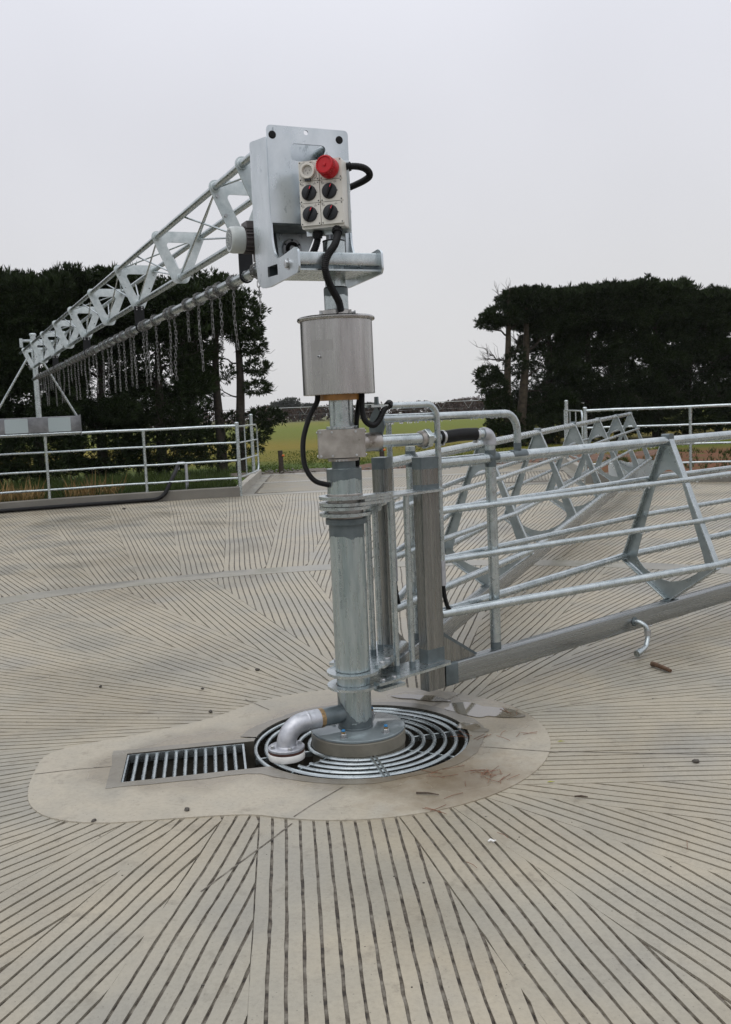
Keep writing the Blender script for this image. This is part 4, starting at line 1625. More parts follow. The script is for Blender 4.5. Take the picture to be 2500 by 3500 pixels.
# drum
dr = MB()
dr.lathe([(.166, 1.7285), (.1715, 1.7285), (.1735, 1.731), (.1725, 2.086), (.166, 2.086)], (-.006, 0, 0), seg=96)
drum = obj('slip_ring_drum', dr, STAIN, pc)
mb = MB()
mb.lathe([(.178, 2.080), (.1835, 2.078), (.1865, 2.083), (.1855, 2.092), (.178, 2.098), (.05, 2.104)], (-.006, 0, 0), seg=96)
obj('lid', mb, STAIN, drum)
mb = MB()
mb.lathe([(.080, 1.7015), (.1005, 1.7015), (.1005, 1.7285), (.080, 1.7285)], seg=56)
obj('timber_ring', mb, WOOD, pc)
a = R(-118)
for p, r, h in ((Vector((-.006 + .173 * math.cos(a), .173 * math.sin(a), 1.905)), .0075, .010), (Vector((-.006 + .173 * math.cos(a), .173 * math.sin(a), 1.905)), .0038, .013)):
    mb = MB()
    mb.cyl(p, (math.cos(a), math.sin(a), 0), r, h, 12, .001)
    obj('drum_screw', mb, BOLT if r > .005 else KNOB, drum)
LABM = plain('faint_label', (0.36, 0.35, 0.34), 0.38, 0.9, var=.03, bump=0)
vs, fs = [], []
for i in range(13):
    a = R(-133 + 38 * i / 12)
    for z in (1.935, 1.982):
        vs.append((-.006 + .1742 * math.cos(a), .1742 * math.sin(a), z))
for i in range(12):
    fs.append((2 * i, 2 * i + 2, 2 * i + 3, 2 * i + 1))
obj('label_plate', MB().add(vs, fs), LABM, drum)
# upper pole, clamped on the drum
mb = MB()
mb.lathe([(.060, 2.100), (.0705, 2.101), (.0705, 2.128), (.060, 2.130)], (-.006, 0, 0), seg=40)
obj('pole_clamp', mb, STAIN, pc)
for s_ in (-1, 1):
    mb = MB()
    mb.box((-.006 + s_ * .068 - .009, -.020, 2.101), (-.006 + s_ * .068 + .009, .020, 2.130))
    ear = obj('clamp_ear', mb, STAIN, pc)
    mb = MB()
    if s_ < 0:
        mb.cyl((-.074, -.020, 2.117), (0, -1, 0), .0085, .008, 14, .001)
        mb.cyl((-.074, -.028, 2.117), (0, -1, 0), .0045, .002, 6)
    else:
        mb.cyl((.071, -.004, 2.117), (1, 0, 0), .0045, .012, 10)
        mb.cyl((.082, -.004, 2.117), (1, 0, 0), .0085, .009, 14, .001)
    obj('clamp_bolt', mb, BOLT, ear)
pipe('pole', .0575, 2.130, 2.232, ZINC)
torn_band('paint_band', .0582, 2.196, 2.231, DARKZ, 11, .006, False)
mb = MB()
mb.ring((0, 0, 2.230), (0, 0, 1), .047, .0560, .008)
obj('seal_ring', mb, BLACK, pc)
pipe('pole_sleeve', .0490, 2.236, 2.455, ZINC)
pipe('pole_head', .0520, 2.345, 2.452, ZINC)
mb = MB()
mb.ring((0, 0, 2.449), (0, 0, 1), .040, .0535, .007)
obj('seal_ring', mb, BLACK, pc)
for x, r in ((-.022, .0135), (.004, .016)):
    mb = MB()
    mb.tube([(x, .02, 2.45), (x, .02, 2.60)], r, 14)
    obj('conduit_stub', mb, ALU, pc)
# branch for the outlet and its cold zinc patch
ob = R(209.5)
OU = Vector((math.cos(ob), math.sin(ob), 0))
mb = MB()
mb.tube([Vector((0, 0, .156)) + OU * .06, Vector((0, 0, .156)) + OU * .182], .0445, 28)
obj('outlet_branch', mb, DARKZ, pc)
vs, fs = [], []
for i in range(19):
    a = ob + R(-46 + 118 * i / 18)
    top = .205 + .065 * math.exp(-((i - 2.5) / 4.2) ** 2) - .09 * max(0, (i - 9) / 9) + .004 * math.sin(i * 2.1)
    for z in (.115, max(.122, top)):
        vs.append((.08415 * math.cos(a), .08415 * math.sin(a), z))
for i in range(18):
    fs.append((2 * i, 2 * i + 2, 2 * i + 3, 2 * i + 1))
obj('paint_patch', MB().add(vs, fs), DARKZ, pc)

# stencilled mill text down the bearing tube
def text_mesh(txt, size):
    c = bpy.data.curves.new('t', 'FONT')
    c.body = txt
    c.size = size
    c.resolution_u = 2
    o = bpy.data.objects.new('t', c)
    COL.objects.link(o)
    dg = bpy.context.evaluated_depsgraph_get()
    me = bpy.data.meshes.new_from_object(o.evaluated_get(dg))
    vs = [tuple(v.co) for v in me.vertices]
    fs = [tuple(p.vertices) for p in me.polygons]
    bpy.data.objects.remove(o)
    bpy.data.curves.remove(c)
    bpy.data.meshes.remove(me)
    return vs, fs


vs, fs = text_mesh('TATA C-M/01     HEAT NO.G250178500', .0185)
a0, rr = R(-123), .0869
k = .345 / max(v[0] for v in vs)
out = []
for (x, y, z) in vs:
    a = a0 + y / rr
    out.append((rr * math.cos(a), rr * math.sin(a), 1.035 - x * k))
obj('stencil_text', MB().add(out, fs), STENCIL, pc, smooth=False)

# ------------------------------------------------------------------ outlet elbow
oe = thing('outlet_elbow', 'cast silver elbow from the column down to a bolted flange on the grating', 'pipe elbow', (AX[0] + OU.x * .385, OU.y * .385, 0))
O2 = lambda s_, z: tuple(OU * (s_ - .385) + Vector((0, 0, z)))
mb = MB()
path = [O2(.205, .156), O2(.275, .156)] + [O2(.285 + .10 * math.sin(R(a)), .056 + .10 * math.cos(R(a))) for a in range(10, 91, 10)] + [O2(.385, .050)]
mb.tube(path, [.0475] * 2 + [.0470] * 9 + [.0475], 30)
obj('elbow_body', mb, ALU, oe)
mb = MB()
mb.tube([O2(.182, .156), O2(.187, .156), O2(.202, .156), O2(.207, .156)], [.0462, .0478, .0478, .0465], 28)
obj('taped_joint', mb, BRASSY, oe)
mb = MB()
mb.tube([O2(.262, .156), O2(.266, .156), O2(.271, .156), O2(.275, .156)], [.0475, .0495, .0495, .0476], 30)
obj('socket_rim', mb, ALU, oe)
mb = MB()
mb.lathe([(.045, .0425), (.086, .0425), (.0885, .044), (.0885, .053), (.086, .055), (.052, .056), (.0485, .062)], seg=48)
obj('flange', mb, ALU, oe)
mb = MB()
mb.lathe([(.05, .0305), (.0870, .0305), (.0885, .034), (.0865, .0425), (.05, .0425)], seg=48)
obj('gasket', mb, RUSTG, oe)
mb = MB()
mb.lathe([(.05, -.004), (.0865, -.004), (.0885, -.001), (.0885, .027), (.0865, .0305), (.05, .0305)], seg=48)
obj('stub_flange', mb, WHITEP, oe)
for a in (25, 100, 205, 290):
    mb = MB()
    mb.cyl((.069 * math.cos(R(a)), .069 * math.sin(R(a)), .0548), (0, 0, 1), .0135, .003, 16)
    mb.cyl((.069 * math.cos(R(a)), .069 * math.sin(R(a)), .0578), (0, 0, 1), .0105, .011, 6, .001)
    obj('flange_bolt', mb, BOLT, oe)

# ------------------------------------------------------------------ swinging gates
PIV = Vector((AX[0], 0, 0))


def ring_arm(z, th, r0, r1, x1, w1, full):
    """flat arm from the column to the post (local x outwards); upper arms embrace only the near half of the ring"""
    mb = MB()
    tail = [(.40, -w1 - .012), (x1 - .02, -w1), (x1, -w1 + .02), (x1, w1 - .02), (x1 - .02, w1), (.40, w1 + .012)]
    if full:
        tang = R(52)
        out = [(r1 * math.cos(tang + (2 * math.pi - 2 * tang) * i / 24), r1 * math.sin(tang + (2 * math.pi - 2 * tang) * i / 24)) for i in range(25)] + tail
        holes = [[(r0 * math.cos(2 * math.pi * i / 40), r0 * math.sin(2 * math.pi * i / 40)) for i in range(40)]]
    else:
        out = [(.02, r1 * .98), (.02, r0)] + [(r0 * math.cos(R(a)), r0 * math.sin(R(a))) for a in range(75, -76, -15)] + [(.02, -r0), (.02, -r1 * .98), (.215, -r1 * .86)] + tail + [(.215, r1 * .86)]
        holes = []
    mb.plate(out, th, lambda u, v, w: (u, v, z + w), holes)
    return mb


def half_strap(z, th, r0, r1, ext, pads=True):
    """front half clamp strap round the ring with a straight tail"""
    mb = MB()
    o, i_ = [], []
    for k in range(29):
        a = R(-68 - 224 * k / 28)
        o.append((r1 * math.cos(a), r1 * math.sin(a)))
        i_.append((r0 * math.cos(a), r0 * math.sin(a)))
    tail0 = [(ext, -r1 * .80), (r1 * math.cos(R(-68)), -r1 * .97)]
    mb.plate([(ext, -r0 * .86), (ext, -r1 * .84)] + o + [(ext * .75, r1 * .86), (ext * .75, r0 * .9)] + list(reversed(i_)), th, lambda u, v, w: (u, v, z + w))
    return mb


def make_gate(which):
    ang = 39.75 if which == 'A' else 69.0
    t = thing('backing_gate', 'near galvanised truss gate with bottom beam swinging out to the right' if which == 'A' else 'far galvanised truss gate running away behind the near gate to the right fence',
              'gate', PIV, R(ang), 'truss gates hinged on the pivot column')
    A = which == 'A'
    zu, zl = (1.211, .284) if A else (1.160, .353)
    obj('upper_arm', ring_arm(zu, .012, .098, .127, .62, .075, False), ZINC, t)
    obj('lower_arm', ring_arm(zl, .013, .0885, .132, .62, .085, True), ZINC, t)
    for z in ((1.2245, 1.1935) if A else (1.1742, 1.1425)):
        obj('clamp_strap', half_strap(z, .0155, .0975, .1295, .215), ZINC, t)
    for zz in ((zl + .014, zl - .0155) if A else (zl + .014,)):
        for sgn in ((-1,) if zz < zl else (-1, 1)):
            mb = MB()
            mb.plate(round_poly([(.045, sgn * .098), (.215, sgn * .098), (.215, sgn * .150), (.045, sgn * .150)], .006, 2), .014, lambda u, v, w: (u, v, zz + w))
            pd = obj('clamp_pad', mb, ZINC, t)
            if zz > zl:
                for bx in (.085, .16):
                    mb = MB()
                    mb.cyl((bx, sgn * .124, zz + .014), (0, 0, 1), .014, .012, 6, .0015)
                    obj('pad_bolt', mb, BOLT, pd)
    # post and bottom beam
    mb = MB()
    mb.rhs((.543, 0, .150), (.543, 0, 1.388), .075, .125, .010, up=(1, 0, 0))
    post = obj('post', mb, RAW, t)
    mb = MB()
    mb.rhs((.543, 0, 1.386), (.543, 0, 1.392), .078, .128, .010, up=(1, 0, 0))
    mb.rhs((.543, 0, 1.330), (.543, 0, 1.3858), .0764, .1264, .010, up=(1, 0, 0))
    obj('paint_band', mb, DARKZ, post)
    mb = MB()
    mb.rhs((.543, 0, .300), (.543, 0, .375), .0764, .1264, .010, up=(1, 0, 0))
    obj('paint_band', mb, DARKZ, post)
    mb = MB()
    mb.rhs((.543, 0, zu + .0125), (.543, 0, zu + .038), .0764, .1264, .010, up=(1, 0, 0))
    obj('paint_band', mb, DARKZ, post)
    L = 14.05
    mb = MB()
    mb.rhs((.607, 0, .210), (L, 0, .210), .075, .122, .010)
    beam = obj('bottom_beam', mb, RAWB, t)
    mb = MB()
    mb.rhs((.607, 0, .210), (.70, 0, .210), .0764, .1234, .010)
    obj('paint_band', mb, DARKZ, beam)
    mb = MB()
    mb.plate([(.606, .272), (.90, .272), (.606, .46)], .008, lambda u, v, w: (u, .010 + w, v))
    obj('gusset', mb, DARKZ, t)
    mb = MB()
    mb.plate([(.606, .272), (.86, .272), (.606, .43)], .008, lambda u, v, w: (u, -.020 + w, v))
    obj('gusset', mb, RAW, t)
    # thin bars between the arms
    for x in (.289, .398):
        mb = MB()
        mb.tube([(x, -.002, zl + .010), (x, -.002, zu)], .0165, 14)
        bar = obj('guard_bar', mb, ZINC, t)
        mb = MB()
        mb.tube([(x, -.002, zl + .013), (x, -.002, zl + .045)], .0172, 14)
        obj('paint_band', mb, DARKZ, bar)
    # top chord and standpipe
    mb = MB()
    mb.tube([(.606 if not A else .61, 0, 1.352), (L, 0, 1.368)], .0305, 20)
    obj('top_chord', mb, ZINC, t)
    mb = MB()
    mb.tube([(1.045, 0, .271), (1.045, 0, 1.425)], .0300, 20)
    sp = obj('standpipe', mb, ZINC, t)
    mb = MB()
    mb.tube([(1.045, 0, .2715), (1.045, 0, .312)], .0307, 20)
    obj('paint_band', mb, DARKZ, sp)
    mb = MB()
    mb.tube([(1.045, 0, 1.305), (1.045, 0, 1.398)], .0309, 20)
    mb.tube([(1.012, 0, 1.354), (1.095, 0, 1.355)], .0313, 20)
    obj('paint_band', mb, DARKZ, sp)
    # rails
    fs_ = [2.785 + 2.226 * k for k in range(6)]
    for (w, z, r) in ((.148, 1.098, .0178), (.256, .832, .0178), (.352, .545, .0245)):
        for sgn in (-1, 1):
            mb = MB()
            kx = 2.785 - .25
            kw = sgn * w * ((kx - .64) / (2.785 - .64))
            pts = [(.612, sgn * .012, z)] + [(.64 + (kx - .64) * q, sgn * .02 + (kw - sgn * .02) * q, z) for q in (0, .5, 1)]
            pts += [(2.785 - .05, sgn * w * .985, z), (2.785 + .2, sgn * w, z)] + [(x_, sgn * w, z + .004 * math.sin(x_ * 3)) for x_ in (4.0, 5.5, 7.0, 9.0, 11.0, 12.6, L - .05)]
            mb.tube(pts, r, 14)
            rail = obj('rail', mb, ZINC, t)
            if sgn < 0 or z < .6:
                wd = MB()
                for q in range(46):
                    x_ = rng.uniform(.75, 5.2)
                    yy = sgn * w * min(1, max(.06, (x_ - .64) / (2.785 - .64)))
                    wd.sphere((x_, yy, z - r - .0035), .0046, 6, 4, (1, 1, 1.3))
                obj('water_drop', wd, DROP, rail, kind='stuff')
    mb = MB()
    mb.tube([(.604, 0, .545), (.70, 0, .545)], .029, 14)
    obj('rail_stub', mb, DARKZ, t)
    # diamond frames
    for x in fs_:
        outer = [(0, 1.372), (-.022, 1.372), (-.356, .535), (-.012, .276), (.012, .276), (.356, .535), (.022, 1.372)]
        inner = [(.095, 1.085)] + [(.083 - .083 * i / 6, 1.110 + .050 * math.sin(R(90 * i / 6))) for i in range(7)]
        inner += [(-a_, b_) for a_, b_ in reversed(inner[:-1])]
        dn_ = [(-.248, .600), (-.262, .545), (-.235, .505)] + [(-.20 + .20 * q, .470 - .075 * math.sin(R(90 * q))) for q in (0, .3, .6, 1.0)]
        inner += dn_ + [(-a_, b_) for a_, b_ in reversed(dn_[:-1])]
        mb = MB()
        mb.plate([(a_, b_) for a_, b_ in outer[1:]], .006, lambda u, v, w: (x + .010 + w, u, v), [inner])
        fr = obj('truss_frame', mb, FRAMEZ_SHADE, t)
        for sgn in (-1, 1):
            mb = MB()
            mb.rhs((x, sgn * .022, 1.374), (x, sgn * .364, .530), .056, .010, .002, up=(0, sgn, .4))
            obj('leg', mb, ZINC, fr)
            mb = MB()
            mb.rhs((x, sgn * .366, .524), (x, sgn * .018, .2765), .056, .010, .002, up=(0, -sgn, 1))
            obj('lower_strut', mb, ZINC, fr)
        mb = MB()
        mb.rhs((x, -.030, 1.3735), (x, .030, 1.3735), .060, .058, .012)
        obj('paint_band', mb, DARKZ, fr)
        mb = MB()
        mb.box((x - .060, -.0362, .2718), (x + .060, .0362, .2745))
        obj('weld_patch', mb, DARKZ, fr)
    # bent cable pipe at the post end
    px = .6235
    for_b = 1.665 if A else 1.63
    left = .30 if A else .44
    mb = MB()
    y0 = -.020
    mb.tube([(px, y0, .705), (px, y0, for_b - .075)] + [(px - .075 + .075 * math.cos(R(a)), y0, for_b - .075 + .075 * math.sin(R(a))) for a in (15, 30, 45, 60, 75, 90)] + [(left, y0, for_b)], .0165, 14)
    cp = obj('cable_pipe', mb, ZINC, t)
    mb = MB()
    mb.tube([(px, y0, .700), (px, y0, .835)], .0182, 14)
    obj('pipe_end', mb, ALU, cp)
    pts = smooth_path([(px, y0, .71), (px + .006, y0 - .004, .64), (px + .022, y0 - .006, .585), (px + .052, y0 - .004, .548)], 5)
    mb = MB()
    mb.tube(pts, [.0125 if i % 2 else .0108 for i in range(len(pts))], 8)
    obj('cable_tail', mb, BLACK, cp)
    # handrail loop over the head of the gate
    if A:
        hx, hz, r_ = 1.274, 1.596, .10
        mb = MB()
        mb.tube([(.232, 0, 1.602), (hx - r_, 0, hz)] + [(hx - r_ + r_ * math.sin(R(a)), 0, hz - r_ + r_ * math.cos(R(a))) for a in (15, 30, 45, 60, 75, 90)] + [(hx, 0, 1.386)], .0212, 16)
        hr = obj('handrail', mb, ZINC, t)
        mb = MB()
        mb.tube([(hx, 0, 1.386), (hx, 0, 1.425)], .0220, 16)
        mb.tube([(hx - .06, 0, 1.3565), (hx + .06, 0, 1.3570)], .0313, 20)
        obj('paint_band', mb, DARKZ, hr)
        wd = MB()
        for q in range(34):
            wd.sphere((rng.uniform(.3, 1.18), 0, 1.600 - .0212 - .003), .0042, 6, 4, (1, 1, 1.3))
        for q in range(60):
            x_ = rng.uniform(.65, 4.2)
            wd.sphere((x_, 0, 1.353 + .0012 * x_ - .0305 - .0035), .0044, 6, 4, (1, 1, 1.3))
        for q in range(60):
            x_ = rng.uniform(.65, 4.2)
            wd.sphere((x_, -.036, .1485 - .002), .0042, 6, 4, (1, 1, 1.3))
        obj('water_drop', wd, DROP, hr, kind='stuff')
        mb = MB()
        pr_ = [(-.030, 1.44), (.030, 1.44), (.034, 1.50), (.058, 1.535), (.062, 1.585), (.040, 1.625), (.014, 1.650), (.010, 1.712), (-.012, 1.712), (-.016, 1.650), (-.045, 1.62), (-.058, 1.57), (-.034, 1.52)]
        mb.plate(pr_, .009, lambda u, v, w: (.222 + w, u, v))
        obj('bracket_plate', mb, DARKZ, t)
        mb = MB()
        mb.box((.150, -.050, 1.660), (.260, .020, 1.672))
        obj('bracket_tab', mb, ZINC, t)
        # drop nozzle
        mb = MB()
        mb.cyl((2.325, -.0376, .207), (0, -1, 0), .030, .006, 20, .002)
        dn = obj('drop_nozzle', mb, DARKZ, t)
        mb = MB()
        pts = smooth_path([(2.325, -.040, .207), (2.330, -.075, .204), (2.345, -.108, .180), (2.350, -.118, .140), (2.345, -.122, .105), (2.315, -.130, .064), (2.275, -.136, .050), (2.235, -.140, .043)], 4)
        mb.tube(pts, .0160, 12)
        obj('bent_pipe', mb, ZINC, dn)
        mb = MB()
        mb.tube([(2.3505, -.118, .158), (2.3505, -.119, .124)], .0215, 14)
        obj('coupling', mb, BOLT, dn)
        mb = MB()
        mb.tube([(2.240, -.1395, .0440), (2.190, -.1440, .036)], .0220, 14)
        obj('nozzle', mb, ZINC, dn)
    else:
        mb = MB()
        mb.tube([(left + .02, y0, for_b), (left, y0, for_b), (left - .01, y0, for_b - .02)], .0165, 12)
        obj('pipe_end', mb, ALU, t)
    # drive shoe at the outer end
    mb = MB()
    mb.plate(round_poly([(-.42, .02), (.40, .02), (.42, .44), (.20, .52), (.04, .46), (-.12, .54), (-.42, .50)], .03, 3), .012, lambda u, v, w: (L + w, u, v))
    es = obj('drive_shoe', mb, SHEET, t)
    mb = MB()
    mb.box((L + .012, -.42, .02), (L + .40, -.405, .46))
    mb.box((L + .012, .385, .02), (L + .40, .40, .44))
    mb.box((L + .012, -.40, .030), (L + .40, .38, .042))
    obj('shoe_box', mb, SHEET, es, smooth=False)
    for yy in (-.25, .25):
        mb = MB()
        mb.cyl((L + .20, yy - .04, .09), (0, 1, 0), .088, .08, 24, .01)
        obj('roller', mb, BLACK, es)
    return t


gateA = make_gate('A')
gateB = make_gate('B')

# ------------------------------------------------------------------ water feed pipe into the near gate
wp = thing('water_feed_pipe', 'galvanised feed pipe with union, black hose and elbow above the near gate', 'water pipe', PIV + Vector((0, 0, 1.49)), R(39.75))
mb = MB()
mb.tube([(.075, 0, 0), (.222, 0, 0)], .047, 28)
obj('swivel_outlet', mb, BOXST, wp)
mb = MB()
mb.tube([(.231, 0, 0), (.520, 0, -.004)], .0318, 24)
obj('inlet_pipe', mb, ZINC, wp)
mb = MB()
mb.tube([(.510, 0, -.004), (.516, 0, -.004), (.536, 0, -.004), (.540, 0, -.004)], [.036, .043, .043, .040], 28)
obj('union_collar', mb, BOXST, wp)
mb = MB()
mb.cyl((.540, 0, -.004), (1, 0, 0), .053, .034, 6, .003)
obj('union_nut', mb, ZINC, wp)
mb = MB()
mb.tube([(.574, 0, -.004), (.690, 0, -.002)], .0275, 24)
obj('nipple', mb, ZINC, wp)
pts = smooth_path([(.655, 0, -.004), (.72, 0, -.001), (.82, 0, .004), (.94, 0, .002)], 4)
mb = MB()
mb.tube(pts, .0345, 24)
obj('rubber_hose', mb, BLACK, wp)
for x in (.668, .925):
    mb = MB()
    mb.ring((x, 0, -.001), (1, 0, 0), .0340, .0365, .016)
    hc = obj('hose_clamp', mb, BOLT, wp)
    mb = MB()
    mb.cyl((x + .008, -.014, -.040), (0, 1, 0), .0062, .032, 10)
    mb.box((x, -.004, -.047), (x + .016, .010, -.0355))
    obj('clamp_screw', mb, BOLT, hc)
mb = MB()
mb.tube([(.935, 0, .001), (.99, 0, 0)], .0300, 24)
obj('nipple', mb, ZINC, wp)
mb = MB()
mb.tube([(.982, 0, 0), (1.003, 0, 0)] + [(1.003 + .042 * math.sin(R(a)), 0, -.042 + .042 * math.cos(R(a))) for a in (15, 30, 45, 60, 75, 90)] + [(1.045, 0, -.062)], [.036, .0365] + [.0355] * 5 + [.0365, .036], 24)
obj('elbow', mb, ALU, wp)

# ------------------------------------------------------------------ corrugated conduits
def conduit(pts, r, label, gland0=True, gland1=True):
    P = smooth_path(pts, 10)
    # resample evenly so that the ribs are regular
    out, acc, last = [P[0]], 0.0, P[0]
    step = r * .21
    for p in P[1:]:
        while (p - last).length >= step:
            last = last + (p - last).normalized() * step
            out.append(last)
    c = out[0].copy()
    mb = MB()
    mb.tube([p - c for p in out], [r if (i % 2) else r * .87 for i in range(len(out))], 14)
    o = obj('conduit', mb, BLACK)
    o.location = c
    tag(o, label, 'conduit')
    for flag, i, j in ((gland0, 0, 6), (gland1, -1, -7)):
        if flag:
            a, b = out[i] - c, out[j] - c
            d = (b - a).normalized()
            g_ = MB()
            g_.tube([a - d * .004, a + d * .030], r * 1.28, 14)
            g_.tube([a + d * .006, a + d * .020], r * 1.5, 6)
            obj('gland', g_, BLACK, o)
    return o


conduit([(.014, -.115, 2.490), (.014, -.150, 2.450), (.000, -.215, 2.400), (-.030, -.262, 2.350), (-.045, -.272, 2.305), (-.041, -.255, 2.262), (-.022, -.200, 2.208), (.006, -.140, 2.157), (.015, -.115, 2.112)], .0175,
        'long black corrugated conduit curving from the switch box to the drum lid', True, False)
conduit([(-.080, -.055, 2.490), (-.082, -.050, 2.455), (-.098, -.035, 2.415), (-.13, .00, 2.372), (-.19, .07, 2.335)], .0175,
        'short black corrugated conduit from the switch box going down to the gearbox', True, False)
conduit([(.060, -.055, 2.779), (.100, -.060, 2.781), (.145, -.045, 2.777), (.172, -.01, 2.766), (.176, .03, 2.753), (.150, .065, 2.742), (.112, .09, 2.731), (.06, .11, 2.716)], .0165,
        'black corrugated conduit looping out of the right side of the switch box', True, False)
conduit([(-.116, -.06, 1.730), (-.121, -.075, 1.694), (-.156, -.085, 1.634), (-.192, -.08, 1.53), (-.198, -.075, 1.437), (-.186, -.075, 1.375), (-.148, -.065, 1.320), (-.082, -.045, 1.295)], .0135,
        'black corrugated conduit hanging left of the swivel from drum to upper tube', False, False)
conduit([(.095, -.05, 1.730), (.093, -.055, 1.65), (.106, -.05, 1.598), (.140, -.02, 1.574), (.170, .04, 1.592), (.202, .11, 1.645), (.232, .178, 1.676)], .0150,
        'black corrugated conduit sagging from the drum to the bent cable pipe', False, True)
conduit([(.088, .05, 1.730), (.072, .08, 1.655), (.062, .10, 1.585), (.060, .105, 1.50), (.060, .100, 1.42), (.052, .065, 1.355)], .0135,
        'black corrugated conduit dropping behind the swivel housing to the upper tube', False, False)

# ------------------------------------------------------------------ wash arm
PHI = R(113.83)
YO = .067        # the lattice hangs a little to the left of the pivot axis
arm = thing('wash_arm', 'long galvanised lattice arm reaching from the column head over the left fence', 'lattice arm', PIV, PHI)
# local axes: x along the arm, y to its left, z up
side = [(.37, 2.985), (.118, 2.948), (.116, 2.60), (.108, 2.47), (.085, 2.41), (.045, 2.376), (.0, 2.372), (-.20, 2.388), (-.232, 2.372), (-.236, 2.290), (-.22, 2.272), (.16, 2.258), (.29, 2.266), (.345, 2.30), (.372, 2.42)]
side = round_poly(side, [.02, .004, .02, .02, .02, .02, .02, .01, .012, .012, .01, .0, .03, .02, .02], 3)
rect = round_poly([(.045, 2.300), (.045, 2.350), (.190, 2.356), (.190, 2.307)], .004, 2)


def side_plate(y, holes, th=.010):
    mb = MB()
    mb.plate(side, th, lambda u, v, w: (u, y + w, v), holes)
    return obj('side_plate', mb, SHEET, arm)


side_plate(.262, [rect])
side_plate(-.1470, [])
mb = MB()
_q = [(.040, 2.295), (.040, 2.354), (.196, 2.361), (.196, 2.302)]
_i = [(.044, 2.299), (.044, 2.350), (.192, 2.357), (.192, 2.306)]
vs_ = [(u_, y_, v_) for y_ in (-.1415, .2615) for u_, v_ in _q] + [(u_, y_, v_) for y_ in (-.1415, .2615) for u_, v_ in _i]
mb.add(vs_, [(a, (a + 1) % 4, 4 + (a + 1) % 4, 4 + a) for a in range(4)] + [(8 + (a + 1) % 4, 8 + a, 12 + a, 12 + (a + 1) % 4) for a in range(4)] + [(4 + a, 4 + (a + 1) % 4, 12 + (a + 1) % 4, 12 + a) for a in range(4)])
obj('cross_tube', mb, DARKZ, arm, smooth=False)
# front panel, its long slot, lifting hole and plugged corner holes
slot_h = round_poly([(.150, 2.924), (.155, 2.846), (.02, 2.838), (-.03, 2.895), (-.022, 2.924)][::-1], .022, 4)
lift = [(.070 + .0115 * math.cos(2 * math.pi * i / 20), 2.978 + .0115 * math.sin(2 * math.pi * i / 20)) for i in range(20)]
mb = MB()
pan = round_poly([(.268, 2.552), (.268, 3.002), (-.1475, 3.002), (-.1475, 2.552)][::-1], [.0, .022, .022, .0], 4)
mb.plate([(a_, b_) for a_, b_ in pan], .008, lambda u, v, w: (.112 + w, u, v), [slot_h, lift])
fp = obj('front_panel', mb, SHEET, arm)
for y, z in ((.241, 2.957), (-.101, 2.956)):
    mb = MB()
    mb.lathe([(.0185, 0), (.0185, .002), (.015, .005)], (.112, y, z), (-1, 0, 0), 24)
    obj('hole_plug', mb, BLACK, fp)
mb = MB()
mb.box((.121, -.134, 2.546), (.372, .2615, 2.554))
obj('shelf_plate', mb, DARKZ, arm, smooth=False)  # dark material puts the shade of the underside into the colour
mb = MB()
mb.plate(round_poly([(.262, 2.555), (.262, 2.998), (-.130, 2.998), (-.130, 2.555)][::-1], [.0, .022, .022, .0], 4), .008, lambda u, v, w: (.374 + w, u, v))
obj('back_panel', mb, SHEET, arm)
mb = MB()
mb.box((.1205, -.1365, 2.40), (.1285, -.116, 2.5445))
obj('edge_strip', mb, SHEET, arm, smooth=False)
# hinge bar and its tray
mb = MB()
mb.rhs((-.175, .2615, 2.340), (-.175, -.1515, 2.340), .052, .058, .006)
hb_ = obj('hinge_bar', mb, ZINC, arm)
for y, s_ in ((.272, 1), (-.152, -1)):
    mb = MB()
    if s_ > 0:
        mb.cyl((-.105, y, 2.326), (0, s_, 0), .026, .003, 24)
        mb.cyl((-.105, y + .003, 2.326), (0, s_, 0), .019, .014, 6, .002)
    else:
        mb.cyl((-.105, y - .010, 2.326), (0, s_, 0), .019, .014, 6, .002)
    obj('hinge_bolt', mb, BOLT, hb_)
mb = MB()
out = [(-.20, .262), (-.20, -.1515), (.02, -.1515), (.14, -.05), (.14, .262)]
hole_ = [(.012 + .0535 * math.cos(2 * math.pi * i / 32), .0535 * math.sin(2 * math.pi * i / 32)) for i in range(32)]
mb.plate(out[::-1], .008, lambda u, v, w: (u, v, 2.286 + w), [hole_])
obj('tray_plate', mb, ZINC, arm)
# gearbox and motor
mb = MB()
mb.box((.352, .030, 2.415), (.372, .170, 2.545))
mb.plate([(.17, 2.545), (-.04, 2.545), (.02, 2.42), (.09, 2.39), (.16, 2.42)], .006, lambda u, v, w: (.330 + w, u, v))
gbx = obj('gearbox_mount', mb, SHEET, arm, smooth=False)
mb = MB()
mb.cyl((.330, .093, 2.468), (-1, 0, 0), .050, .014, 36, .003)
obj('hub_flange', mb, BRASSY if False else ALU, gbx)
mb = MB()
mb.ring((.316, .093, 2.468), (-1, 0, 0), .018, .034, .008, 32)
obj('hub_seal', mb, BLACK, gbx)
mb = MB()
mb.cyl((.316, .093, 2.468), (-1, 0, 0), .0165, .006, 24, .001)
obj('hub_shaft', mb, BOLT, gbx)
for k in range(6):
    a = R(30 + 60 * k)
    mb = MB()
    mb.cyl((.316, .093 + .042 * math.cos(a), 2.468 + .042 * math.sin(a)), (-1, 0, 0), .0052, .004, 6)
    obj('hub_bolt', mb, KNOB, gbx)
mb = MB()
mb.box((.390, .02, 2.43), (.52, .235, 2.60))
gear = obj('gearbox', mb, DGREY, arm, smooth=False)
mx_, mz = .52, 2.540
mb = MB()
mb.cyl((mx_, .185, mz), (0, 1, 0), .060, .100, 28, .004)
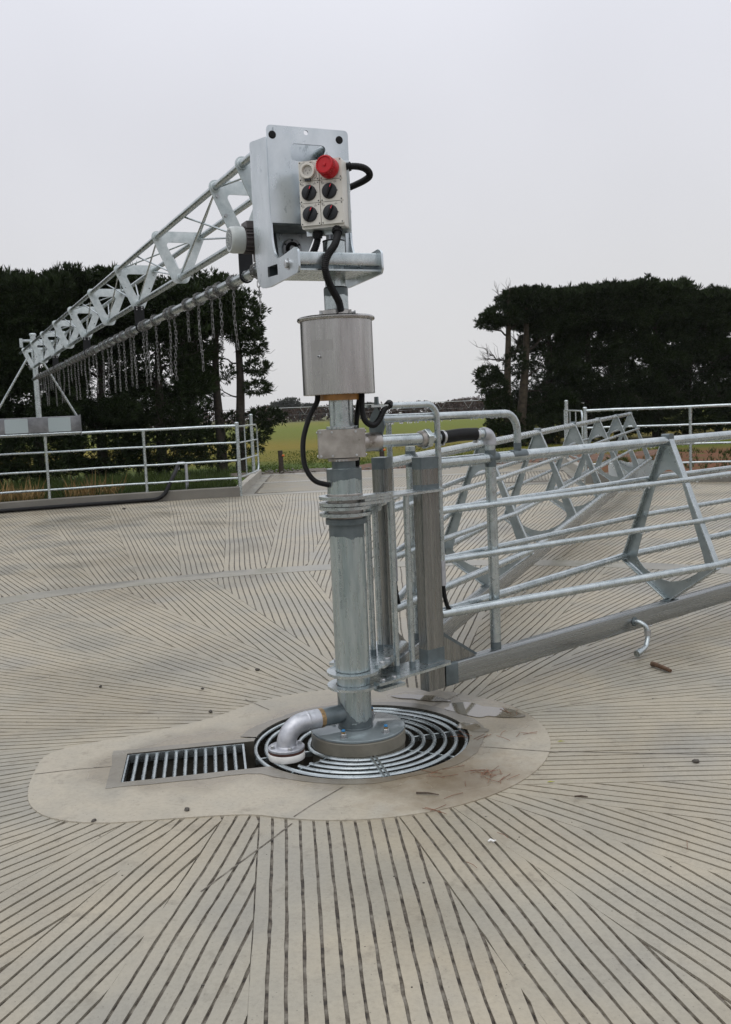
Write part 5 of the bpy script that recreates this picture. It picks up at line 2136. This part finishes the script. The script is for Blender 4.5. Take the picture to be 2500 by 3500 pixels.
for k in range(20):
    a = 2 * math.pi * k / 20
    d = Vector((math.cos(a), 0, math.sin(a)))
    mb.rhs(Vector((mx_, .195, mz)) + d * .064, Vector((mx_, .280, mz)) + d * .064, .004, .012, .0005, up=d)
mb.box((mx_ - .045, .195, mz + .055), (mx_ + .045, .275, mz + .090))
mot = obj('motor_body', mb, DGREY, arm)
mb = MB()
mb.lathe([(.060, 0), (.0665, .004), (.0675, .055), (.065, .068), (.060, .075)], (mx_, .283, mz), (0, 1, 0), 40)
fc = obj('fan_cover', mb, GREYM, mot)
mb = MB()
mb.cyl((mx_, .3575, mz), (0, 1, 0), .0500, .0012, 36)
obj('fan_shade_disc', mb, KNOB, fc)  # solid dark disc, painted shade of the hollow behind the grille
mb = MB()
for k in range(-5, 6):
    c_ = k * .0088
    h = math.sqrt(max(0, .050 ** 2 - c_ ** 2))
    d, e_ = Vector((math.cos(R(35)), 0, math.sin(R(35)))), Vector((-math.sin(R(35)), 0, math.cos(R(35))))
    mb.rhs(Vector((mx_, .3592, mz)) + e_ * c_ - d * h, Vector((mx_, .3592, mz)) + e_ * c_ + d * h, .0022, .0012, .0003, up=(0, 1, 0))
for rr_ in (.017, .034):
    mb.ring((mx_, .3588, mz), (0, 1, 0), rr_ - .0012, rr_ + .0012, .0016, 28, .0003)
obj('fan_grille', mb, GREYM, fc, smooth=False, kind='stuff')

# lattice
Y0 = 0.0
S2, DS = 1.185, 1.580
plates = [.66] + [S2 + DS * k for k in range(9)]
for y, z, r, x0 in ((YO + .155, 2.955, .0208, .385), (YO - .155, 2.955, .0208, .121), (YO, 2.667, .0232, .50)):
    mb = MB()
    mb.tube([(x0, y, z), (14.6, y, z - .004)], r, 18)
    obj('chord_tube', mb, ZINC, arm)
for k, x in enumerate(plates):
    hang = k in (1, 3, 5, 7)
    tall = k == 0
    out = hull([(YO - .155, 2.957, .038), (YO + .155, 2.957, .038), (YO - .029, 2.664, .037), (YO + .029, 2.664, .037)] + ([(YO - .034, 2.622, .012), (YO + .034, 2.622, .012)] if hang else []))
    hol = hull([(YO - .066, 2.897, .020), (YO + .066, 2.897, .020), (YO, 2.752, .020)])
    holes = [hol]
    if k % 2 == 1:
        for y, z in ((YO - .147, 2.903), (YO + .147, 2.903), (YO - .103, 2.797), (YO + .103, 2.797)):
            holes.append([(y + .006 * math.cos(2 * math.pi * i / 10), z + .006 * math.sin(2 * math.pi * i / 10)) for i in range(10)])
    mb = MB()
    mb.plate(out, .008, lambda u, v, w: (x + w, u, v), holes)
    tp = obj('truss_plate', mb, PLATE, arm)
    for y, z, r in ((YO + .155, 2.955, .029), (YO - .155, 2.955, .029), (YO, 2.667, .031)):
        mb = MB()
        mb.ring((x - .010, y, z), (1, 0, 0), r - .012, r, .009, 24)
        obj('weld_collar', mb, PLATE, tp)
    if k == 1:
        for y, z in ((YO + .147, 2.903), (YO + .103, 2.797)):
            mb = MB()
            mb.cyl((x, y, z), (-1, 0, 0), .011, .009, 6, .001)
            obj('plate_bolt', mb, BOLT, tp)
    if hang:
        mb = MB()
        bw, zt, zb = .042, 2.640, 2.456
        outb = [(-bw, zt), (bw, zt), (bw, zb), ] + [(bw * math.cos(R(-a)), zb + bw * math.sin(R(-a))) for a in range(20, 180, 20)] + [(-bw, zb)]
        holb = [(.0312 * math.cos(2 * math.pi * i / 20), zb + .0312 * math.sin(2 * math.pi * i / 20)) for i in range(20)]
        mb.plate(outb[::-1], .010, lambda u, v, w: (x - .0105 + w, YO + u, v), [holb])
        hg = obj('pipe_hanger', mb, BLACKP, arm)
        for y in (-.022, .022):
            for z in (2.612, 2.630):
                mb = MB()
                mb.cyl((x - .0105, YO + y, z), (-1, 0, 0), .0065, .006, 8, .001)
                obj('hanger_bolt', mb, BOLT, hg)
ZT, ZB = 2.945, 2.680
for k in range(len(plates) - 1):
    a, b = plates[k], plates[k + 1]
    if a < .9:
        continue
    L_, R_ = YO + .150, YO - .150
    for (p, q) in (((a, L_, ZT), (b, YO, ZB)), ((a, YO, ZB), (b, R_, ZT)), ((a, YO + .008, ZB), (a + .52 * DS, L_, ZT + .006)), ((a, YO - .008, ZB), (a + .52 * DS, R_, ZT + .006)),
                   ((a, L_, ZT + .008), (b, R_, ZT + .008)) if k % 2 else ((a, R_, ZT + .008), (b, L_, ZT + .008))):
        mb = MB()
        mb.tube([p, q], .0064, 8)
        obj('brace_rod', mb, ZINC, arm)
mb = MB()
mb.tube([(.66, YO, 2.945), (1.185, YO + .15, 2.95)], .0064, 8)
obj('brace_rod', mb, ZINC, arm)
# wash pipe under the lattice
PZ = 2.456
mb = MB()
mb.tube([(.80, YO, PZ), (14.2, YO, PZ)], .0292, 20)
wpipe = obj('wash_pipe', mb, ZINC, arm)
wd = MB()
for q in range(60):
    wd.sphere((rng.uniform(.9, 7.0), YO, PZ - .033), .005, 6, 4, (1, 1, 1.3))
obj('water_drop', wd, DROP, wpipe, kind='stuff')

# carriage on the fence at the far end
CX_, MX = 15.10, 14.86
mb = MB()
mb.tube([(MX, -.045, 1.775), (MX, -.045, 3.29)], .053, 18)
mast = obj('carriage_mast', mb, ZINC, arm)
mb = MB()
mb.lathe([(.062, 3.285), (.066, 3.29), (.066, 3.320), (.050, 3.335)], (MX, -.045, 0), seg=24)
obj('mast_cap', mb, ZINC, mast)
mb = MB()
mb.rhs((MX, .165, 3.195), (MX, -.26, 3.195), .06, .05, .006)
mb.tube([(MX - .08, .175, 3.07), (MX - .08, .175, 3.235)], .032, 12)
obj('cross_head', mb, ZINC, arm, kind='stuff')
mb = MB()
mb.rhs((CX_, 1.15, 1.628), (CX_, -.81, 1.628), .16, .300, .012)
ch = obj('carriage_beam', mb, DULL, arm)
PALEZ = plain('pale_zinc_patch', (0.36, 0.42, 0.43), 0.55, 0.3, var=.06, scale=60)
for y0_, y1_ in ((.565, .150), (-.217, -.630)):
    mb = MB()
    mb.plate(round_poly([(y1_, 1.492), (y0_, 1.492), (y0_, 1.758), (y1_, 1.758)], .02, 3), .003, lambda u, v, w: (CX_ - .0835 + w, u, v))
    obj('pale_patch', mb, PALEZ, ch)
mb = MB()
mb.box((CX_ - .105, -.824, 1.40), (CX_ + .10, -.8105, 1.80))
obj('end_plate', mb, DULL, ch, smooth=False)
mb = MB()
mb.tube([(CX_ - .085, 1.15, 1.458), (CX_ - .085, -.82, 1.458)], .018, 12)
obj('lower_lip', mb, ZINC, ch)
for y, yt in ((.76, .09), (-.77, -.16)):
    mb = MB()
    mb.tube([(MX, yt, 2.86), (CX_, y, 1.765)], .022, 12)
    obj('carriage_brace', mb, ZINC, arm)
for y in (-.70, .85):
    mb = MB()
    mb.cyl((CX_ - .01, y, 1.535), (1, 0, 0), .065, .05, 24, .008)
    obj('roller', mb, BLACK, ch)

# ------------------------------------------------------------------ hanging chains
def link_mesh(mb, c, d, side_v, L=.039, W=.0090, r=.0022):
    """one oval chain link centred on c, long along d, wide along side_v"""
    d, s_ = Vector(d).normalized(), Vector(side_v).normalized()
    pts = []
    h = L / 2 - W
    for k in range(4):
        a = R(-60 + 40 * k)
        pts.append(c + d * (h + W * math.cos(a)) + s_ * (W * math.sin(a)))
    for k in range(4):
        a = R(120 + 40 * k)
        pts.append(c + d * (-h + W * math.cos(a)) + s_ * (W * math.sin(a)))
    mb.tube(pts, r, 4, closed=True)


CH = [(0.97, 0.21), (1.45, 0.39), (1.77, 0.41), (1.96, 0.26), (2.30, 0.47), (2.61, 0.25), (3.06, 0.49), (3.23, 0.48), (3.71, 0.49), (4.07, 0.50), (4.22, 0.49), (4.67, 0.50), (4.85, 0.47), (5.18, 0.49), (5.48, 0.49), (5.85, 0.50), (6.14, 0.50), (6.46, 0.49), (6.91, 0.48), (7.09, 0.24), (7.41, 0.47), (7.75, 0.48), (8.05, 0.22), (8.37, 0.49), (8.67, 0.51), (8.98, 0.28), (9.35, 0.42), (9.89, 0.51), (10.26, 0.50), (10.53, 0.29), (10.88, 0.53), (11.17, 0.27), (11.54, 0.28), (11.86, 0.51), (12.18, 0.49), (12.54, 0.28), (12.90, 0.32), (13.25, 0.49)]
da, la = Vector((math.cos(PHI), math.sin(PHI), 0)), Vector((-math.sin(PHI), math.cos(PHI), 0))
TENS = {30: 'thirtieth'}


def ordinal(i):
    if i < 20:
        return ORD[i]
    n_ = i + 1
    if n_ == 30:
        return 'thirtieth'
    return ('twenty' if n_ < 30 else 'thirty') + '-' + ORD[n_ % 10 - 1]


for i, (s_, L) in enumerate(CH):
    zt = PZ - .033
    c0 = PIV + da * s_ + la * YO + Vector((0, 0, zt))
    mb = MB()
    n_ = int(L / .0285)
    a0 = rng.uniform(0, 3.14)
    sway = Vector((rng.uniform(-.010, .010), rng.uniform(-.010, .010), 0))
    for k in range(n_):
        a = a0 + (k % 2) * math.pi / 2 + rng.uniform(-.25, .25) + k * .03
        p = Vector((0, 0, -.012 - k * .0285)) + sway * math.sin(k * .35)
        link_mesh(mb, p, (rng.uniform(-.08, .08), rng.uniform(-.08, .08), 1), (math.cos(a), math.sin(a), 0))
    kind_ = 'short' if L < .35 else 'long'
    ch_ = obj('chain', mb, CHAINM)
    ch_.location = c0
    tag(ch_, '%s chain along the wash pipe from the column head, a %s one' % (ordinal(i), kind_), 'chain', 'chains hanging from the wash pipe')
    wb = MB()
    turns = rng.choice((2.4, 2.9, 3.3))
    m_ = int(turns * 11)
    for k in range(m_):
        a = 2 * math.pi * k / 11 + i
        x = (k / m_ - .5) * .055 + rng.uniform(-.003, .003)
        rad = .0292 + .0060
        p = da * x + la * (rad * math.sin(a)) + Vector((0, 0, rad * math.cos(a) + .033))
        tn = la * math.cos(a) + Vector((0, 0, -math.sin(a))) + da * .12
        out_ = la * math.sin(a) + Vector((0, 0, math.cos(a)))
        sv = da if k % 2 else out_
        link_mesh(wb, p, tn, sv, .036, .0082, .0022)
    obj('wrap', wb, CHAINM, ch_)

# ------------------------------------------------------------------ switch box
sbx = thing('switch_box', 'ivory switch box with red plug, socket and four black rotary switches', 'switch box', (0, -.14, 0), R(-15))
mb = MB()
mb.plate(round_poly([(-.157, 2.497), (.049, 2.497), (.049, 2.800), (-.157, 2.800)], .008, 3), .074, lambda u, v, w: (u, .010 + w, v))
obj('enclosure', mb, IVORY, sbx)
mb = MB()
mb.box((-.160, .0845, 2.478), (.060, .092, 2.806))
obj('back_plate', mb, SHEET, sbx, smooth=False)
mb = MB()
mb.box((-.11, .0925, 2.60), (.02, .25, 2.612))
mb.box((-.11, .0925, 2.70), (.02, .25, 2.712))
obj('mounting_bracket', mb, SHEET, sbx, smooth=False)
cells = []
xs_, zs_ = [(-.157, -.0605), (-.0575, .049)], [(2.7100, 2.8005), (2.6115, 2.7075), (2.510, 2.609)]
for r_i, (z0, z1) in enumerate(zs_):
    for c_i, (x0, x1) in enumerate(xs_):
        mb = MB()
        mb.plate(round_poly([(x0, z0), (x1, z0), (x1, z1), (x0, z1)], .006, 3), .0115, lambda u, v, w: (u, -.002 + w, v))
        cov = obj('module_cover', mb, IVORY, sbx)
        cells.append((cov, x0, x1, z0, z1, r_i, c_i))
        for sx, sz in ((x0 + .007, z0 + .007), (x1 - .007, z0 + .007), (x0 + .007, z1 - .007), (x1 - .007, z1 - .007)):
            mb = MB()
            mb.cyl((sx, -.002, sz), (0, -1, 0), .0031, .0012, 10)
            obj('cover_screw', mb, KNOB, cov)
for (cov, x0, x1, z0, z1, r_i, c_i) in cells:
    cx = (-.112, -.0135)[c_i]
    if r_i == 0:
        continue
    cz = (2.657, 2.5605)[r_i - 1]
    mb = MB()
    mb.lathe([(.0355, 0), (.0355, .003), (.0335, .0075), (.031, .009)], (cx, -.002, cz), (0, -1, 0), 40)
    mb.plate([(.034, -.004), (.041, 0), (.034, .004)], .004, lambda u, v, w: (cx + u, -.006 + w, cz + v))
    kn = obj('rotary_switch', mb, KNOB, sbx)
    d = Vector((math.cos(R(62)), 0, math.sin(R(62))))
    mb = MB()
    mb.rhs(Vector((cx, -.0165, cz)) - d * .0300, Vector((cx, -.0165, cz)) + d * .0300, .0125, .013, .003, up=(0, -1, 0))
    obj('grip', mb, GRIPM, kn)
    mb = MB()
    mb.rhs(Vector((cx, -.0236, cz)) + d * .016, Vector((cx, -.0236, cz)) + d * .0300, .0036, .0012, .0003, up=(0, -1, 0))
    obj('pointer_mark', mb, PINKL, kn)
    for txt, tx, tz, sz in (('OFF', cx - .038, z1 - .0175, .0085), ('ON', cx + .0215, z1 - .0150, .0085)):
        vs, fs = text_mesh(txt, sz)
        mb = MB()
        mb.add([(tx + a, -.0026, tz + b) for a, b, _ in vs], fs)
        tx_c = tx + .008
        mb.add([(tx_c - .002, -.0026, tz + .0085), (tx_c + .002, -.0026, tz + .0085), (tx_c, -.0026, tz + .0125)], [(0, 1, 2)])
        obj('lettering', mb, INK, cov, smooth=False)
    mb = MB()
    for q, (w_, h_) in enumerate(((.004, .004), (.006, .0045), (.0045, .004))):
        bx_, bz_ = cx - .012 + q * .0095, z1 - .0145
        for (ax0, az0, ax1, az1) in ((0, 0, w_, .0008), (0, h_, w_, h_ + .0008), (0, 0, .0008, h_), (w_, 0, w_ + .0008, h_ + .0008)):
            mb.add([(bx_ + ax0, -.00255, bz_ + az0), (bx_ + ax1, -.00255, bz_ + az0), (bx_ + ax1, -.00255, bz_ + az1), (bx_ + ax0, -.00255, bz_ + az1)], [(0, 1, 2, 3)])
    obj('rating_symbols', mb, SOCK, cov, smooth=False)
# three pin socket with its hinged ring
cx, cz = -.111, 2.754
mb = MB()
mb.plate(round_poly([(cx - .040, 2.726), (cx - .028, 2.717), (cx + .028, 2.717), (cx + .040, 2.726), (cx + .040, 2.783), (cx + .026, 2.796), (cx - .026, 2.796), (cx - .040, 2.783)], .005, 2), .004, lambda u, v, w: (u, -.0062 + w, v))
so = obj('socket_body', mb, SOCK, sbx)
mb = MB()
mb.lathe([(.0240, 0), (.0350, 0), (.0360, .003), (.0360, .013), (.0345, .0155), (.0260, .0155), (.0240, .013)], (cx, -.0062, cz), (0, -1, 0), 44, closed=True)
obj('socket_ring', mb, IVORY, so)
mb = MB()
mb.cyl((cx, -.0062, cz), (0, -1, 0), .0238, .003, 36)
obj('socket_face', mb, SOCK, so)
mb = MB()
for dx, dz, rot in ((-.0085, .0025, 28), (.0085, .0025, -28), (0, -.0095, 0)):
    d = Vector((math.sin(R(rot)), 0, math.cos(R(rot))))
    mb.rhs(Vector((cx + dx, -.0094, cz + dz)) - d * .0042, Vector((cx + dx, -.0094, cz + dz)) + d * .0042, .0020, .0012, .0003, up=(0, -1, 0))
obj('pin_slots', mb, KNOB, so)
mb = MB()
mb.box((cx - .014, -.020, cz - .0445), (cx + .014, -.006, cz - .036))
obj('latch', mb, KNOB, so, smooth=False)
mb = MB()
mb.box((cx - .018, -.016, cz + .036), (cx + .018, -.006, cz + .043))
obj('hinge', mb, SOCK, so, smooth=False)
# big red capped plug, pointing out to the left
ax_ = Vector((-.13, -.97, .13)).normalized()
p0 = Vector((-.006, -.004, 2.754))
mb = MB()
mb.lathe([(.0465, 0), (.047, .003), (.0460, .026), (.0425, .034)], p0, ax_, 44)
rp_ = obj('red_plug', mb, REDP, sbx)
mb = MB()
mb.lathe([(.040, .034), (.0420, .035), (.0420, .060), (.0395, .065), (.0355, .0655), (.0330, .061), (.0095, .061), (.0085, .066), (.002, .0665)], p0, ax_, 44)
cap_ = obj('plug_cap', mb, REDP, rp_)
mb = MB()
e1 = ax_.orthogonal().normalized()
e2 = ax_.cross(e1)
for k in range(30):
    a = 2 * math.pi * k / 30
    d = e1 * math.cos(a) + e2 * math.sin(a)
    mb.rhs(p0 + ax_ * .036 + d * .0425, p0 + ax_ * .060 + d * .0425, .0040, .0040, .0008, up=d)
obj('grip_ribs', mb, REDP, cap_, kind='stuff')

# ------------------------------------------------------------------ small things lying about
STICKM = plain('wet_stick', (0.085, 0.045, 0.022), 0.6, var=.5, scale=30, bump=.6)
mb = MB()
c = Vector((1.843, 1.028, .018))
d = Vector((1.872 - 1.815, .956 - 1.099, 0)).normalized()
mb.tube([-d * .085, -d * .04 + Vector((0, 0, .003)), d * .03, d * .085 + Vector((0, 0, -.003))], [.017, .015, .014, .011], 8)
o = obj('stick', mb, STICKM)
o.location = c
tag(o, 'short brown broken stick lying on the grooves below the near gate', 'stick')

PEB = [((-.657, 1.419), .013, 'small dark pebble on the far grooves behind the slab, left of the column'),
       ((-1.612, 1.188), .010, 'dark pebble farthest left among the grooves behind the slab'),
       ((-.829, .568), .012, 'dark pebble at the back edge of the slab left of the grating'),
       ((-.952, 1.044), .008, 'tiny dark pebble in the grooves behind the rectangular grating'),
       ((-1.093, -.855), .010, 'dark pebble at the front left edge of the slab'),
       ((-.719, -.785), .012, 'dark pebble at the front edge of the slab before the rectangular grating'),
       ((1.531, -.491), .013, 'black pebble alone on the grooves right of the slab'),
       ((-4.41, 13.27), .028, 'dark clod on the outer yard near the left fence')]
for i, ((x, y), r, lab) in enumerate(PEB):
    mb = MB()
    mb.sphere((0, 0, r * .55), r, 8, 6, (1.3, .9, .7))
    mb.v = [(a + rng.uniform(-.18, .18) * r, b + rng.uniform(-.18, .18) * r, c_ + rng.uniform(-.1, .1) * r) for a, b, c_ in mb.v]
    o = obj('pebble', mb, STONED, angle=25)
    o.location = (x, y, .001)
    o.rotation_euler = (0, 0, i)
    tag(o, lab, 'pebble')

TWIG = plain('twig', (0.055, 0.034, 0.020), 0.7, var=.4)
for (x, y), a, L, lab in (((.934, -.837), -12, .055, 'short black twig on the grooves right of the slab front'), ((.30, -.735), -18, .10, 'thin dark twig on the silt at the front of the slab')):
    mb = MB()
    mb.tube([(-L / 2, 0, .006), (0, .004, .008), (L / 2, 0, .006)], [.004, .004, .002], 6)
    o = obj('twig', mb, TWIG)
    o.location = (x, y, .004)
    o.rotation_euler = (0, 0, R(a))
    tag(o, lab, 'twig')
NEED = plain('dead_pine_needles', (0.17, 0.060, 0.024), 0.6, var=.5, scale=50, bump=0)
nb_ = MB()
for (cx, cy, n_, sp, base) in ((.545, -.515, 9, .045, 10), (.60, -.52, 6, .035, 80), (.80, -.03, 5, .05, 15), (.62, -.05, 4, .04, 20), (.80, .36, 3, .03, 130), (.45, -.66, 4, .10, -15), (.66, -.60, 4, .05, 60), (.55, -.04, 3, .04, -35), (.33, -.50, 4, .12, 0), (.70, -1.3, 3, .3, -50), (.30, -.90, 3, .06, -50)):
    for _ in range(n_):
        a = R(base + rng.gauss(0, 28))
        L = rng.uniform(.055, .115)
        x, y = cx + rng.gauss(0, sp), cy + rng.gauss(0, sp * .6)
        h = .0075 + rng.random() * .004
        d = Vector((math.cos(a), math.sin(a), 0))
        b = Vector((-d.y, d.x, 0)) * rng.uniform(-.008, .008)
        p = Vector((x, y, h))
        nb_.tube([p - d * L / 2, p + b, p + d * L / 2], .0011, 3)
obj('pine_needles', nb_, NEED, kind='stuff')
PAPER = plain('white_scrap', (0.72, 0.72, 0.70), 0.6)
mb = MB()
mb.tube([(-.016, 0, .004), (-.006, .006, .007), (.004, -.004, .006), (.014, .006, .004)], [.0035, .005, .0045, .002], 6)
o = obj('paper_scrap', mb, PAPER)
o.location = (.514, -1.205, .002)
tag(o, 'crumpled white scrap in the grooves at the lower right', 'scrap')
LEAFG = plain('yellow_green_leaf', (0.30, 0.30, 0.03), 0.6, var=.2)
for (x, y), lab in (((.992, -.150), 'narrow yellow green leaf at the right edge of the slab'), ((.845, -.650), 'bright yellow leaf on the grooves right of the slab front')):
    mb = MB()
    mb.add([(-.018, 0, .002), (-.004, -.005, .004), (.016, 0, .003), (-.004, .005, .005), (-.018, 0, .001), (.016, 0, .002)], [(0, 1, 2, 3), (3, 2, 5, 4), (1, 0, 4), (2, 1, 4, 5)])
    o = obj('leaf', mb, LEAFG, smooth=False)
    o.location = (x, y, .002)
    tag(o, lab, 'leaf')

# groove litter: grit and bits caught in the grooves
gl = MB()
for _ in range(260):
    a, r = rng.uniform(-3.1416, 3.1416), 1.0 + rng.random() * 4.2
    x, y = r * math.cos(a), r * math.sin(a)
    if y < -3.4 or math.hypot(x, y) < float(r_pad(np.array([a]))[0]) + .02:
        continue
    s_ = rng.uniform(.0015, .0042)
    gl.sphere((x, y, .000), s_, 5, 3, (rng.uniform(.8, 1.8), 1, .7))
obj('grit', gl, STONED, kind='stuff')

# standing water on the slab behind the grating
WATER, nd, lk, b_ = new_mat('puddle_water')
_tc = N(nd, 'ShaderNodeTexCoord')
_n = N(nd, 'ShaderNodeTexNoise', Scale=3.0)
lk.new(_tc.outputs['Object'], _n.inputs['Vector'])
_rp = ramp(nd, [(0.3, (0.125, 0.108, 0.080)), (0.7, (0.165, 0.143, 0.108))])
lk.new(_n.outputs['Fac'], _rp.inputs[0])
lk.new(_rp.outputs[0], b_.inputs['Base Color'])
b_.inputs['Roughness'].default_value = 0.035
b_.inputs['IOR'].default_value = 1.40
b_.inputs['Coat Weight'].default_value = 0.6
b_.inputs['Coat Roughness'].default_value = 0.02


def puddle(cx, cy, rx, ry, rot, seed, zz=.0058):
    g_ = random.Random(seed)
    ph_ = [g_.uniform(0, 6.28) for _ in range(4)]
    pts = []
    for i in range(72):
        t_ = 2 * math.pi * i / 72
        k_ = 1 + .20 * math.sin(2 * t_ + ph_[0]) + .13 * math.sin(3 * t_ + ph_[1]) + .08 * math.sin(5 * t_ + ph_[2]) + .05 * math.sin(9 * t_ + ph_[3])
        x, y = rx * k_ * math.cos(t_), ry * k_ * math.sin(t_)
        pts.append((cx + x * math.cos(rot) - y * math.sin(rot), cy + x * math.sin(rot) + y * math.cos(rot), zz))
    return obj('puddle', MB().add(pts, [tuple(range(72))]), WATER, smooth=False, kind='structure')


puddle(.665, .375, .185, .115, R(-32), 4, .0072)
puddle(.585, .105, .085, .052, R(-35), 9, .0076)
puddle(.36, .655, .14, .055, R(-25), 3, .0080)

# ------------------------------------------------------------------ damp air
hz = MB()
hz.box((-930, -930, -4.0), (930, 930, 11.0))
HAZE = bpy.data.materials.new('damp_air')
HAZE.use_nodes = True
_nt = HAZE.node_tree
_nt.nodes.clear()
_o = _nt.nodes.new('ShaderNodeOutputMaterial')
_v = _nt.nodes.new('ShaderNodeVolumePrincipled')
_v.inputs['Color'].default_value = (0.92, 0.94, 0.97, 1)
_v.inputs['Density'].default_value = 0.00017
_nt.links.new(_v.outputs[0], _o.inputs['Volume'])
obj('haze', hz, HAZE, smooth=False, kind='stuff')
